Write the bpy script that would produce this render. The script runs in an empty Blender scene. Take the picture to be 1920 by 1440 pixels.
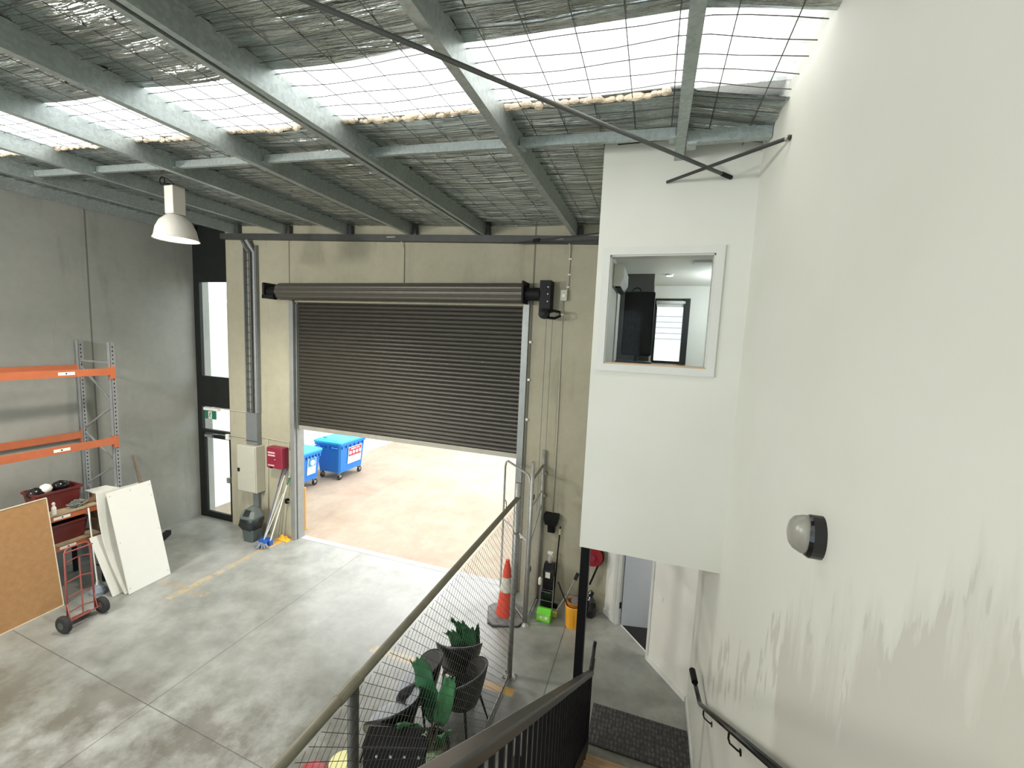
import bpy, bmesh, math, random
from mathutils import Vector, Matrix, Euler
random.seed(7)
SC = bpy.context.scene
COL = SC.collection
R = math.radians
PI = math.pi

# ------------------------------------------------------------------ camera
def set_camera():
    yaw, pitch, roll, fpx = -0.318871883, -0.10465139, 0.0437190983, 793.776203
    fwd = Vector((math.sin(yaw)*math.cos(pitch), math.cos(yaw)*math.cos(pitch), math.sin(pitch)))
    rt = Vector((math.cos(yaw), -math.sin(yaw), 0)); up = rt.cross(fwd)
    c, s = math.cos(roll), math.sin(roll)
    r2 = c*rt + s*up; u2 = -s*rt + c*up
    cam = bpy.data.cameras.new('camera'); ob = bpy.data.objects.new('camera', cam); COL.objects.link(ob)
    cam.sensor_fit = 'HORIZONTAL'; cam.sensor_width = 36; cam.lens = fpx/1920*36
    cam.clip_start = 0.02; cam.clip_end = 300
    m = Matrix((r2, u2, -fwd)).transposed().to_4x4(); m.translation = (0, 0, 4.6)
    ob.matrix_world = m
    SC.camera = ob
set_camera()
SC.view_settings.view_transform = 'Standard'
try: SC.view_settings.look = 'None'
except Exception: pass
SC.view_settings.gamma = 1.0
SC.view_settings.use_curve_mapping = False
SC.view_settings.exposure = 1.25

# ------------------------------------------------------------------ world: bright overcast sky, brighter overhead
def set_world():
    w = bpy.data.worlds.new('sky'); SC.world = w; w.use_nodes = True
    nt = w.node_tree; nt.nodes.clear()
    out = nt.nodes.new('ShaderNodeOutputWorld'); bg = nt.nodes.new('ShaderNodeBackground')
    tc = nt.nodes.new('ShaderNodeTexCoord'); sx = nt.nodes.new('ShaderNodeSeparateXYZ')
    rp = nt.nodes.new('ShaderNodeValToRGB')
    nt.links.new(tc.outputs['Generated'], sx.inputs[0]); nt.links.new(sx.outputs['Z'], rp.inputs[0])
    e = rp.color_ramp.elements
    e[0].position = 0.0; e[0].color = (0.53, 0.58, 0.69, 1)
    e[1].position = 0.75; e[1].color = (1.0, 0.985, 0.95, 1)
    nt.links.new(rp.outputs[0], bg.inputs[0]); bg.inputs[1].default_value = 2.4
    nt.links.new(bg.outputs[0], out.inputs[0])
set_world()
def portal(name, loc, rot, sx, sy):
    l = bpy.data.lights.new(name, 'AREA'); l.shape = 'RECTANGLE'; l.size = sx; l.size_y = sy
    l.cycles.is_portal = True
    o = bpy.data.objects.new(name, l); COL.objects.link(o); o.location = loc; o.rotation_euler = rot
SKY = [(2.66, 3.42), (-2.4, -1.3), (-7.0, -5.9)]           # skylight strips (y0, y1); rear two unseen, added for more daylight
for i, (a, b) in enumerate(SKY):
    portal('daylight_portal', (-4.75, (a+b)/2, 6.78), (0, R(-2.3)*-1, 0), 10.9, b-a)
portal('daylight_portal', (-4.65, 7.3, 1.3), (R(-90), 0, 0), 5.0, 2.6)
portal('daylight_portal', (-9.6, 7.3, 2.9), (R(-90), 0, 0), 1.0, 5.6)
portal('daylight_portal', (-5.0, -9.3, 3.4), (R(90), 0, 0), 9.0, 5.2)
portal('daylight_portal', (.21, 7.3, 4.85), (R(-90), 0, 0), .55, 1.0)

def fill_light(name, kind, loc, energy, size, col=(1, .96, .9)):
    l = bpy.data.lights.new(name, kind); l.energy = energy; l.color = col
    if kind == 'AREA': l.size = size
    else: l.shadow_soft_size = size
    o = bpy.data.objects.new(name, l); COL.objects.link(o); o.location = loc
for x, y in ((-8.0, -1.0), (-5.8, -3.6)): fill_light('high_bay_and_fill_light', 'POINT', (x, y, 5.3), 310, .3)  # unseen fill lights without fixtures, added behind the camera to brighten the hall
fill_light('office_fill_light', 'POINT', (.9, 5.9, 5.2), 11, .1, (.85, .94, 1))  # added fill to brighten the office, set apart from the modelled downlight
fill_light('room_fill_light', 'AREA', (1.6, 6.3, 2.45), 14, .6)  # added unseen fill so the room behind the door is not dark
# ------------------------------------------------------------------ materials
def lin(c): return tuple(((x/255)/12.92 if x/255 <= .04045 else ((x/255+.055)/1.055)**2.4) for x in c)
class NT:
    def __init__(s, name):
        s.m = bpy.data.materials.new(name); s.m.use_nodes = True; s.t = s.m.node_tree
        s.b = s.t.nodes['Principled BSDF']
    def n(s, typ, **kw):
        x = s.t.nodes.new(typ)
        for k, v in kw.items(): setattr(x, k, v)
        return x
    def l(s, a, b): s.t.links.new(a, b)
    def coord(s, scale=(1, 1, 1), kind='Object'):
        tc = s.n('ShaderNodeTexCoord'); mp = s.n('ShaderNodeMapping'); mp.inputs['Scale'].default_value = scale
        s.l(tc.outputs[kind], mp.inputs[0]); return mp.outputs[0]
    def noise(s, vec, scale=5, detail=4, rough=.55):
        x = s.n('ShaderNodeTexNoise'); s.l(vec, x.inputs['Vector']); x.inputs['Scale'].default_value = scale
        x.inputs['Detail'].default_value = detail; x.inputs['Roughness'].default_value = rough; return x.outputs['Fac']
    def ramp(s, fac, stops):
        x = s.n('ShaderNodeValToRGB'); s.l(fac, x.inputs[0]); e = x.color_ramp.elements
        while len(e) < len(stops): e.new(.5)
        for i, (p, c) in enumerate(stops): e[i].position = p; e[i].color = (*c, 1) if len(c) == 3 else c
        return x.outputs[0]
    def mix(s, fac, a, b, mode='MIX'):
        x = s.n('ShaderNodeMix', data_type='RGBA', blend_type=mode)
        for sock, v in ((x.inputs[0], fac), (x.inputs[6], a), (x.inputs[7], b)):
            if hasattr(v, 'is_output'): s.l(v, sock)
            elif isinstance(v, (int, float)): sock.default_value = v
            else: sock.default_value = (*v, 1)
        return x.outputs[2]
    def math(s, op, a, b=None, c=None, clamp=False):
        x = s.n('ShaderNodeMath', operation=op); x.use_clamp = clamp
        for i, v in enumerate((a, b, c)):
            if v is None: continue
            if hasattr(v, 'is_output'): s.l(v, x.inputs[i])
            else: x.inputs[i].default_value = v
        return x.outputs[0]
    def maprange(s, v, a, b, c=0, d=1, smooth=False):
        x = s.n('ShaderNodeMapRange'); x.clamp = True
        if smooth: x.interpolation_type = 'SMOOTHSTEP'
        s.l(v, x.inputs[0])
        for i, q in enumerate((a, b, c, d)): x.inputs[i+1].default_value = q
        return x.outputs[0]
    def color(s, c):
        if hasattr(c, 'is_output'): s.l(c, s.b.inputs['Base Color'])
        else: s.b.inputs['Base Color'].default_value = (*c, 1)
    def bump(s, h, strength=.3, dist=.02):
        x = s.n('ShaderNodeBump'); x.inputs['Strength'].default_value = strength; x.inputs['Distance'].default_value = dist
        s.l(h, x.inputs['Height']); s.l(x.outputs[0], s.b.inputs['Normal'])
MATS = {}
def mat(name, c, rough=.5, metal=0., vary=.08, scale=6., bump=0., stretch=(1, 1, 1), spec=None, trans=0.):
    if name in MATS: return MATS[name]
    t = NT(name); t.b.inputs['Roughness'].default_value = rough; t.b.inputs['Metallic'].default_value = metal
    f = t.noise(t.coord(stretch), scale)
    t.color(t.ramp(f, [(.25, tuple(x*(1-vary) for x in c)), (.75, tuple(min(1, x*(1+vary)) for x in c))]))
    if bump: t.bump(f, bump)
    if spec is not None: t.b.inputs['Specular IOR Level'].default_value = spec
    if trans: t.b.inputs['Transmission Weight'].default_value = trans
    MATS[name] = t.m; return t.m
def emit(name, c, s):
    m = bpy.data.materials.new(name); m.use_nodes = True; t = m.node_tree; t.nodes.clear()
    o = t.nodes.new('ShaderNodeOutputMaterial'); e = t.nodes.new('ShaderNodeEmission')
    e.inputs[0].default_value = (*c, 1); e.inputs[1].default_value = s; t.links.new(e.outputs[0], o.inputs[0]); return m

def floor_mat():
    t = NT('sealed concrete'); P = t.coord()
    big = t.noise(P, .55, 5, .6); mid = t.noise(P, 3.2, 6, .65); fine = t.noise(P, 45, 3)
    c = t.ramp(big, [(.32, (.22, .23, .205)), (.52, (.33, .34, .315)), (.72, (.43, .435, .415))])
    c = t.mix(.55, c, t.ramp(mid, [(.32, (.17, .17, .155)), (.6, (.52, .52, .50))]), 'MULTIPLY')
    c = t.mix(1., c, (1.25, 1.25, 1.25), 'MULTIPLY')
    sx = t.n('ShaderNodeSeparateXYZ'); t.l(P, sx.inputs[0]); X, Y = sx.outputs[0], sx.outputs[1]
    # dirty brown traffic stain towards the left foreground
    st = t.math('MULTIPLY', t.maprange(t.math('SUBTRACT', Y, t.math('MULTIPLY', X, .25)), 6.0, 4.0, 0, 1, True), t.maprange(t.noise(P, 1.4, 6, .68), .40, .58))
    c = t.mix(t.math('MULTIPLY', st, .75), c, (.095, .085, .062))
    # saw cuts
    def cut(v, p, w=.008):
        return t.maprange(t.math('ABSOLUTE', t.math('SUBTRACT', v, p)), w*.4, w, 1, 0)
    skew = t.math('ADD', Y, t.math('MULTIPLY', X, .045))
    lines = t.math('MAXIMUM', t.math('MAXIMUM', cut(X, -5.5), cut(skew, 2.87)), cut(X, -1.03, .01))
    c = t.mix(t.math('MULTIPLY', lines, .72), c, (.06, .06, .055))
    # worn yellow paint
    def box(x0, x1, y0, y1, f=.02):
        a = t.math('MULTIPLY', t.maprange(X, x0-f, x0), t.maprange(X, x1+f, x1)); b = t.math('MULTIPLY', t.maprange(Y, y0-f, y0), t.maprange(Y, y1+f, y1))
        return t.math('MULTIPLY', a, b)
    wear = t.maprange(t.noise(P, 9, 5, .7), .40, .55)
    yl = t.math('MULTIPLY', t.math('MAXIMUM', box(-7.52, -7.40, 4.6, 6.95), box(-3.6, -1.4, 4.84, 4.95)), wear)
    solid = t.math('MAXIMUM', box(-7.54, -7.38, 6.55, 7.0), box(-1.86, -1.42, 4.84, 4.95))
    c = t.mix(t.math('MULTIPLY', yl, .35), c, (.75, .48, .12)); c = t.mix(t.math('MULTIPLY', solid, .8), c, (.8, .45, .07))
    # brown scuffs by the leaning boards and pale scuffs by the door
    sc = t.math('MULTIPLY', box(-8.1, -7.0, 4.82, 4.98), t.maprange(t.noise(P, 12, 4, .7), .5, .58))
    c = t.mix(t.math('MULTIPLY', sc, .7), c, (.42, .28, .14))
    sc2 = t.math('MULTIPLY', box(-4.6, -2.6, 4.7, 6.3, .4), t.maprange(t.noise(P, 5, 3, .5), .63, .67))
    c = t.mix(t.math('MULTIPLY', sc2, .35), c, (.22, .19, .15))
    t.color(c); t.b.inputs['Roughness'].default_value = .4
    t.b.inputs['Specular IOR Level'].default_value = .75
    rr = t.maprange(mid, .3, .7, .28, .40); t.l(rr, t.b.inputs['Roughness'])
    t.bump(fine, .08, .004); return t.m
def yard_mat():
    t = NT('yard concrete'); P = t.coord()
    a = t.noise(P, .5, 5, .6); b = t.noise(t.coord((1., .7, 1)), 3, 6, .7)
    c = t.ramp(a, [(.3, (.27, .22, .165)), (.7, (.37, .31, .25))])
    c = t.mix(.5, c, t.ramp(b, [(.3, (.72, .69, .66)), (.7, (1.15, 1.12, 1.1))]), 'MULTIPLY')
    sx = t.n('ShaderNodeSeparateXYZ'); t.l(P, sx.inputs[0]); X, Y = sx.outputs[0], sx.outputs[1]
    d = t.math('SQRT', t.math('ADD', t.math('POWER', t.math('MULTIPLY', t.math('ADD', X, 7.65), .8), 2), t.math('POWER', t.math('SUBTRACT', Y, 10.0), 2)))
    red = t.math('MULTIPLY', t.maprange(d, .1, .75, 1, 0, True), t.maprange(t.noise(P, 3, 4), .35, .6))
    c = t.mix(t.math('MULTIPLY', red, .5), c, (.62, .16, .12))
    def cut(v, p, w): return t.maprange(t.math('ABSOLUTE', t.math('SUBTRACT', v, p)), w*.4, w, 1, 0)
    c = t.mix(t.math('MULTIPLY', t.math('MAXIMUM', cut(X, -5.5, .012), cut(Y, 13.2, .012)), .35), c, (.2, .18, .16))
    t.color(c); t.b.inputs['Roughness'].default_value = .85; t.bump(b, .15, .01); return t.m
def tilt_panel(name, ca, cb, s=.7, joints=()):
    t = NT(name); P = t.coord()
    a = t.noise(P, s, 5, .6); b = t.noise(P, 9, 5, .6)
    c = t.ramp(a, [(.3, ca), (.7, cb)]); c = t.mix(.25, c, t.ramp(b, [(.3, (.8, .8, .8)), (.7, (1.1, 1.1, 1.1))]), 'MULTIPLY')
    st = t.maprange(t.noise(t.coord((2.2, 2.2, .35)), 1.4, 5, .6), .56, .72); c = t.mix(t.math('MULTIPLY', st, .3), c, tuple(x*.5 for x in ca))
    if joints:
        sx = t.n('ShaderNodeSeparateXYZ'); t.l(P, sx.inputs[0]); ln = None
        for ax, p, w in joints:
            q = t.maprange(t.math('ABSOLUTE', t.math('SUBTRACT', sx.outputs[ax], p)), w*.6, w, 1, 0); ln = q if ln is None else t.math('MAXIMUM', ln, q)
        c = t.mix(t.math('MULTIPLY', ln, .75), c, (.07, .07, .06))
    t.color(c); t.b.inputs['Roughness'].default_value = .75; t.bump(b, .1, .01); return t.m
def plaster_mat():
    t = NT('painted plasterboard'); P = t.coord()
    a = t.noise(P, 1.1, 3); c = t.ramp(a, [(.3, (.645, .652, .582)), (.7, (.685, .692, .628))])
    sx = t.n('ShaderNodeSeparateXYZ'); t.l(P, sx.inputs[0]); Y, Z = sx.outputs[1], sx.outputs[2]
    s = t.math('ADD', Z, t.math('MULTIPLY', Y, .75))
    streak = t.noise(t.coord((1, 3.6, .55)), 1.5, 5, .62)
    top = t.math('ADD', 4.2, t.math('MULTIPLY', streak, 1.5))
    band = t.math('MULTIPLY', t.maprange(t.math('SUBTRACT', top, s), .0, .05), t.maprange(s, 4.38, 4.5))
    hole = t.maprange(t.noise(t.coord((1, 4.5, 1.1)), 1.3, 4, .6), .50, .53)
    m1 = t.math('MULTIPLY', band, hole); m1 = t.math('MULTIPLY', m1, t.maprange(Y, 4.35, 4.1))
    m2 = t.math('MULTIPLY', t.maprange(Y, 2.42, 2.30), t.maprange(t.math('SUBTRACT', top, s), -.1, .25)); m = t.math('MAXIMUM', m1, m2)
    c = t.mix(t.math('MULTIPLY', m, .75), c, (.50, .49, .425))
    scr = t.math('MULTIPLY', t.maprange(t.math('ABSOLUTE', t.math('ADD', t.math('SUBTRACT', Z, 2.43), t.math('MULTIPLY', t.math('SUBTRACT', Y, 2.18), -.85))), .003, .007, 1, 0),
                 t.math('MULTIPLY', t.maprange(Y, 2.08, 2.1), t.maprange(Y, 2.26, 2.24)))
    c = t.mix(scr, c, (.1, .1, .09))
    t.color(c); t.b.inputs['Roughness'].default_value = .62; t.bump(t.noise(P, 70, 2), .03, .003); return t.m
def foil_mat():
    t = NT('reflective foil insulation'); P = t.coord()
    w = t.noise(P, .8, 2); v = t.n('ShaderNodeVectorMath', operation='MULTIPLY_ADD')
    t.l(P, v.inputs[0]); v.inputs[1].default_value = (.55, 7., 1.); v.inputs[2].default_value = (0, 0, 0)
    f1 = t.noise(v.outputs[0], 2.2, 5, .55); f2 = t.noise(t.coord((2.2, 26, 1)), 1.8, 3, .5); f3 = t.noise(P, 5, 3)
    t.color(t.ramp(f3, [(.3, (.47, .52, .50)), (.7, (.59, .64, .62))]))
    t.b.inputs['Metallic'].default_value = .92; t.b.inputs['Roughness'].default_value = .2
    h = t.math('ADD', f1, t.math('MULTIPLY', f2, .35)); t.bump(h, .8, .09); return t.m
def galv_mat(name='galvanised steel', c=(.40, .45, .435), rough=.42, metal=.55):
    if name in MATS: return MATS[name]
    t = NT(name); P = t.coord(); v = t.n('ShaderNodeTexVoronoi'); t.l(P, v.inputs['Vector']); v.inputs['Scale'].default_value = 38
    s = t.n('ShaderNodeSeparateColor'); t.l(v.outputs['Color'], s.inputs[0])
    f = t.math('ADD', t.math('MULTIPLY', s.outputs[0], .35), t.math('MULTIPLY', t.noise(P, 2.5, 4), .65))
    t.color(t.ramp(f, [(.25, tuple(x*.82 for x in c)), (.75, tuple(x*1.15 for x in c))]))
    t.b.inputs['Metallic'].default_value = metal; t.b.inputs['Roughness'].default_value = rough; MATS[name] = t.m; return t.m
def skylight_mat():
    t = NT('translucent roof sheet'); t.t.nodes.remove(t.b); o = [x for x in t.t.nodes if x.type == 'OUTPUT_MATERIAL'][0]
    tr = t.n('ShaderNodeBsdfTransparent'); df = t.n('ShaderNodeBsdfTranslucent'); mx = t.n('ShaderNodeMixShader'); mx.inputs[0].default_value = .12
    sx = t.n('ShaderNodeSeparateXYZ'); P = t.coord(); t.l(P, sx.inputs[0])
    ph = t.math('ADD', t.math('MULTIPLY', sx.outputs[1], 2*PI/.19), t.math('MULTIPLY', t.noise(t.coord((6, 1, 1)), 3, 2), 1.3))
    rib = t.maprange(t.math('SINE', ph), .86, .99); dash = t.maprange(t.noise(t.coord((9, 2, 1)), 3, 3), .42, .55)
    t.l(t.mix(t.math('MULTIPLY', rib, t.math('MULTIPLY', dash, .55)), (.60, .60, .58), (.10, .095, .08)), tr.inputs[0]); df.inputs[0].default_value = (.9, .9, .87, 1)
    t.l(tr.outputs[0], mx.inputs[1]); t.l(df.outputs[0], mx.inputs[2]); t.l(mx.outputs[0], o.inputs[0]); return t.m
def glass_mat(name='clear glass', tint=(.93, .97, .96), gl=.06):
    t = NT(name); t.t.nodes.remove(t.b); o = [x for x in t.t.nodes if x.type == 'OUTPUT_MATERIAL'][0]
    tr = t.n('ShaderNodeBsdfTransparent'); g = t.n('ShaderNodeBsdfGlossy'); mx = t.n('ShaderNodeMixShader'); mx.inputs[0].default_value = gl
    tr.inputs[0].default_value = (*tint, 1); g.inputs['Roughness'].default_value = .03
    t.l(tr.outputs[0], mx.inputs[1]); t.l(g.outputs[0], mx.inputs[2]); t.l(mx.outputs[0], o.inputs[0]); return t.m
def mat_rubber():
    t = NT('ribbed rubber mat'); v = t.n('ShaderNodeTexVoronoi'); t.l(t.coord((24, 15, 1)), v.inputs['Vector']); v.inputs['Scale'].default_value = 1.
    v.inputs['Randomness'].default_value = .45
    t.color(t.ramp(v.outputs['Distance'], [(.1, (.085, .085, .083)), (.55, (.03, .03, .03))])); t.b.inputs['Roughness'].default_value = .7
    t.bump(t.math('SUBTRACT', 1., v.outputs['Distance']), .9, .02); return t.m
def wood_mat(name, a, b, st=(1, 10, 10)):
    t = NT(name); f = t.noise(t.coord(st), 2.5, 6, .6); t.color(t.ramp(f, [(.3, a), (.7, b)])); t.b.inputs['Roughness'].default_value = .45; return t.m

FLOOR = floor_mat(); YARD = yard_mat(); PLASTER = plaster_mat(); FOIL = foil_mat(); GALV = galv_mat(); SKYL = skylight_mat(); GLASS = glass_mat()
CREAM = tilt_panel('cream tilt panel', (.355, .33, .235), (.44, .41, .305), .6, ((0, -7.31, .018), (0, -2.02, .018)))
GREYW = tilt_panel('grey tilt panel', (.23, .24, .215), (.32, .32, .29), .45, ((1, 5.17, .016),))
WHITE = mat('white paint', (.76, .75, .69), .5, vary=.02); TRIMW = mat('white trim gloss', (.74, .75, .72), .35, vary=.02)
EXTW = mat('white outside wall', (.80, .81, .80), .7, vary=.04, scale=1.5)
BLK = mat('black powder coat', (.003, .003, .0035), .45, vary=.2, spec=.2); BLKM = mat('matt black plastic', (.007, .007, .0075), .6, vary=.2, spec=.25)
BLKG = mat('gloss black', (.010, .010, .011), .15, vary=.1)
DARKAL = mat('dark anodised frame', (.012, .014, .013), .45, vary=.15, spec=.3)
SLAT = mat('dark bronze steel slat', (.058, .053, .042), .42, .3, .10, 14, stretch=(.3, 1, 1)); BAR = mat('weathered aluminium bar', (.42, .40, .34), .5, .4)
DSTEEL = mat('dark painted steel', (.055, .057, .052), .5, vary=.15)
ORANGE = mat('orange rack paint', (.45, .125, .05), .45, vary=.1); PIPE = mat('galvanised pipe', (.36, .365, .34), .42, .55, .15, 12)
RAILP = mat('weathered top rail', (.235, .22, .165), .5, .3, .15, 10)
PALE = mat('pale grey enamel', (.50, .49, .40), .45, vary=.04); DUCT = mat('grey steel duct', (.22, .235, .235), .5, .3, .06)
REDB = mat('red enamel', (.26, .022, .045), .4, vary=.06); LBL = mat('white label', (.82, .8, .74), .6, vary=.03)
BLUE = mat('blue bin plastic', (.02, .19, .62), .45, vary=.05); BLUEL = mat('bright blue lid plastic', (.02, .37, .68), .4, vary=.05)
RUB = mat('black rubber', (.016, .016, .016), .75, vary=.2); WIRE = mat('mesh wire', (.11, .115, .11), .5, .6, .1)

# ------------------------------------------------------------------ builder
OFF = {}
class B:
    def __init__(s): s.bm = bmesh.new()
    def _v(s, pts): return [s.bm.verts.new(p) for p in pts]
    def mesh(s, vs, fs):
        v = s._v(vs)
        for f in fs:
            try: s.bm.faces.new([v[i] for i in f])
            except ValueError: pass
        return s
    def hexa(s, p):
        return s.mesh(p, [(0, 3, 2, 1), (4, 5, 6, 7), (0, 1, 5, 4), (1, 2, 6, 5), (2, 3, 7, 6), (3, 0, 4, 7)])
    def box(s, x0, x1, y0, y1, z0, z1):
        x0, x1 = sorted((x0, x1)); y0, y1 = sorted((y0, y1)); z0, z1 = sorted((z0, z1))
        return s.hexa([(x0, y0, z0), (x1, y0, z0), (x1, y1, z0), (x0, y1, z0), (x0, y0, z1), (x1, y0, z1), (x1, y1, z1), (x0, y1, z1)])
    def obox(s, c, size, rot=(0, 0, 0)):
        m = Euler(rot).to_matrix() if not isinstance(rot, Matrix) else rot; c = Vector(c); h = Vector(size)/2
        return s.hexa([c + m @ Vector((sx*h.x, sy*h.y, sz*h.z)) for sz in (-1, 1) for sx, sy in ((-1, -1), (1, -1), (1, 1), (-1, 1))])
    def bar(s, a, b, w, h, up=(0, 0, 1)):
        a, b = Vector(a), Vector(b); d = (b-a).normalized(); up = Vector(up)
        x = d.cross(up)
        if x.length < 1e-4: x = d.cross(Vector((0, 1, 0)))
        x.normalize(); u = x.cross(d)
        return s.hexa([p + x*sx*w/2 + u*su*h/2 for p in (a, b) for sx, su in ((-1, -1), (1, -1), (1, 1), (-1, 1))])
    def tube(s, pts, r, seg=8, closed=False, cap=True):
        pts = [Vector(p) for p in pts]; n = len(pts); rings = []; pu = None
        rr = r if isinstance(r, (list, tuple)) else [r]*n
        for i, p in enumerate(pts):
            if closed: d = pts[(i+1) % n]-pts[i-1]
            else: d = pts[min(i+1, n-1)]-pts[max(i-1, 0)]
            d.normalize()
            if pu is None:
                pu = Vector((0, 0, 1)) if abs(d.z) < .9 else Vector((1, 0, 0))
            u = pu - d*pu.dot(d); u.normalize(); w = d.cross(u); pu = u
            rings.append(s._v([p + (u*math.cos(2*PI*k/seg) + w*math.sin(2*PI*k/seg))*rr[i] for k in range(seg)]))
        for i in range(n if closed else n-1):
            a, b = rings[i], rings[(i+1) % n]
            for k in range(seg): s.bm.faces.new((a[k], a[(k+1) % seg], b[(k+1) % seg], b[k]))
        if cap and not closed:
            s.bm.faces.new(rings[0][::-1]); s.bm.faces.new(rings[-1])
        return s
    def lathe(s, prof, o=(0, 0, 0), axis=(0, 0, 1), seg=24, sx=1., sy=1.):
        z = Vector(axis).normalized(); x = z.orthogonal().normalized() if abs(z.z) < .99 else Vector((1, 0, 0)); y = z.cross(x); o = Vector(o); rings = []
        for r, h in prof:
            rings.append(s._v([o + z*h + (x*math.cos(2*PI*k/seg)*sx + y*math.sin(2*PI*k/seg)*sy)*max(r, 1e-4) for k in range(seg)]))
        for a, b in zip(rings, rings[1:]):
            for k in range(seg): s.bm.faces.new((a[k], a[(k+1) % seg], b[(k+1) % seg], b[k]))
        s.bm.faces.new(rings[0][::-1]); s.bm.faces.new(rings[-1]); return s
    def prism(s, poly, plane, a0, a1):
        f = {'xy': lambda u, v, w: (u, v, w), 'xz': lambda u, v, w: (u, w, v), 'yz': lambda u, v, w: (w, u, v)}[plane]
        n = len(poly); a = s._v([f(u, v, a0) for u, v in poly]); b = s._v([f(u, v, a1) for u, v in poly])
        s.bm.faces.new(a[::-1]); s.bm.faces.new(b)
        for i in range(n): s.bm.faces.new((a[i], a[(i+1) % n], b[(i+1) % n], b[i]))
        return s
    def loft(s, rings):
        rr = [s._v(r) for r in rings]; n = len(rr[0])
        for a, b in zip(rr, rr[1:]):
            for k in range(n): s.bm.faces.new((a[k], a[(k+1) % n], b[(k+1) % n], b[k]))
        s.bm.faces.new(rr[0][::-1]); s.bm.faces.new(rr[-1]); return s
    def grid(s, f, nu, nv):
        g = [[s.bm.verts.new(f(i/nu, j/nv)) for j in range(nv+1)] for i in range(nu+1)]
        for i in range(nu):
            for j in range(nv): s.bm.faces.new((g[i][j], g[i+1][j], g[i+1][j+1], g[i][j+1]))
        return s
    def xf(s, m): bmesh.ops.transform(s.bm, matrix=m, verts=s.bm.verts); return s
    def build(s, name, m, parent=None, smooth=False, bevel=0., solid=0., base=None):
        bmesh.ops.recalc_face_normals(s.bm, faces=s.bm.faces)
        if parent is not None: off = OFF[parent]
        else:
            if base is None:
                vs = [v.co for v in s.bm.verts]; base = ((min(v.x for v in vs)+max(v.x for v in vs))/2, (min(v.y for v in vs)+max(v.y for v in vs))/2, min(v.z for v in vs))
            off = Vector(base)
        bmesh.ops.translate(s.bm, vec=-off, verts=s.bm.verts)
        me = bpy.data.meshes.new(name); s.bm.to_mesh(me); s.bm.free()
        for p in me.polygons: p.use_smooth = smooth
        me.materials.append(m)
        o = bpy.data.objects.new(name, me); COL.objects.link(o); OFF[o] = off
        if parent is not None: o.parent = parent
        else: o.location = off
        if solid:
            md = o.modifiers.new('thick', 'SOLIDIFY'); md.thickness = solid; md.offset = 0
        if bevel:
            md = o.modifiers.new('edge', 'BEVEL'); md.width = bevel; md.segments = 2; md.limit_method = 'ANGLE'
        return o
def tag(o, label, cat, group=None, kind=None):
    o['label'] = label; o['category'] = cat
    if group: o['group'] = group
    if kind: o['kind'] = kind
    return o
def thing(name, label, cat, loc=(0, 0, 0), group=None):
    o = bpy.data.objects.new(name, None); COL.objects.link(o); o.location = loc; o.empty_display_size = .1; OFF[o] = Vector(loc)
    return tag(o, label, cat, group)
def struct(o): o['kind'] = 'structure'; return o
def kids(o): return [c for c in bpy.data.objects if c.parent == o]
def dup(o, loc, rz, label, parent=None):
    c = o.copy(); COL.objects.link(c)
    if parent is None: c.location = loc; c.rotation_euler = (0, 0, rz); c['label'] = label
    else: c.parent = parent
    for k in kids(o): dup(k, None, 0, None, c)
    return c
def chain_link(b, p0, d, L, z0, z1, pitch=.062, r=.0017):
    p0 = Vector(p0); d = Vector(d).normalized(); nrm = d.cross(Vector((0, 0, 1)))
    H = z1-z0; st = pitch*math.sqrt(2)
    for sgn in (1, -1):
        c = -H if sgn > 0 else 0
        while c < (L if sgn > 0 else L+H):
            # u = c + sgn*t , t in 0..H
            t0, t1 = 0., H
            if sgn > 0: t0 = max(t0, -c); t1 = min(t1, L-c)
            else: t0 = max(t0, c-L); t1 = min(t1, c)
            if t1-t0 > .02:
                n = nrm*(.0016*sgn); b.tube([p0+d*(c+sgn*t0)+Vector((0, 0, z0-p0.z+t0))+n, p0+d*(c+sgn*t1)+Vector((0, 0, z0-p0.z+t1))+n], r, 4, cap=False)
            c += st
    return b

# ------------------------------------------------------------------ roof geometry helpers
def zpur(x): return 6.24-.0407*x            # underside of purlins
PX = [-10.12, -8.72, -7.32, -5.80, -4.38, -2.95, -1.34, .08]
def zsheet(x):
    z = zpur(x)+.205
    xs = PX+[.75]
    for a, b in zip(xs, xs[1:]):
        if a <= x <= b:
            t = (x-a)/(b-a)
            if b > .5: z -= .11*t
            else: z -= .016*math.sin(PI*t)
    return z
# ------------------------------------------------------------------ SETTING
XL, XR, YB, YF, ZT = -10.2, .736, 7.05, -9., 6.95
struct(B().box(XL-.2, 3.2, YF-.2, YB+.06, -.3, 0).build('floor', FLOOR, base=(0, 0, 0)))
struct(B().box(XL-.2, XL, YF, YB+.4, 0, ZT).build('wall_left', GREYW, base=(0, 0, 0)))
struct(B().box(XR, XR+.15, YF, 5.57, 0, ZT).build('wall_right', PLASTER, base=(0, 0, 0)))
struct(B().box(XL-.2, -9.5, YF-.2, YF, 0, ZT).box(-.5, XR+.15, YF-.2, YF, 0, ZT).box(-9.5, -.5, YF-.2, YF, 0, .8).box(-9.5, -.5, YF-.2, YF, 6.0, ZT).build('wall_front', WHITE))
q = B()
for k in range(7): q.box(-9.5+k*1.49, -9.44+k*1.49, YF-.12, YF-.06, .8, 6.0)
for z in (.8, 3.4, 5.94): q.box(-9.5, -.5, YF-.12, YF-.06, z, z+.06)
w7 = struct(q.build('window_7', DARKAL)); B().box(-9.5, -.5, YF-.095, YF-.09, .86, 5.94).build('pane', GLASS, w7)  # unseen window added behind the camera to bring in more daylight
bw = B()
DX0, DX1, DZ = -7.20, -2.14, 5.18
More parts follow.
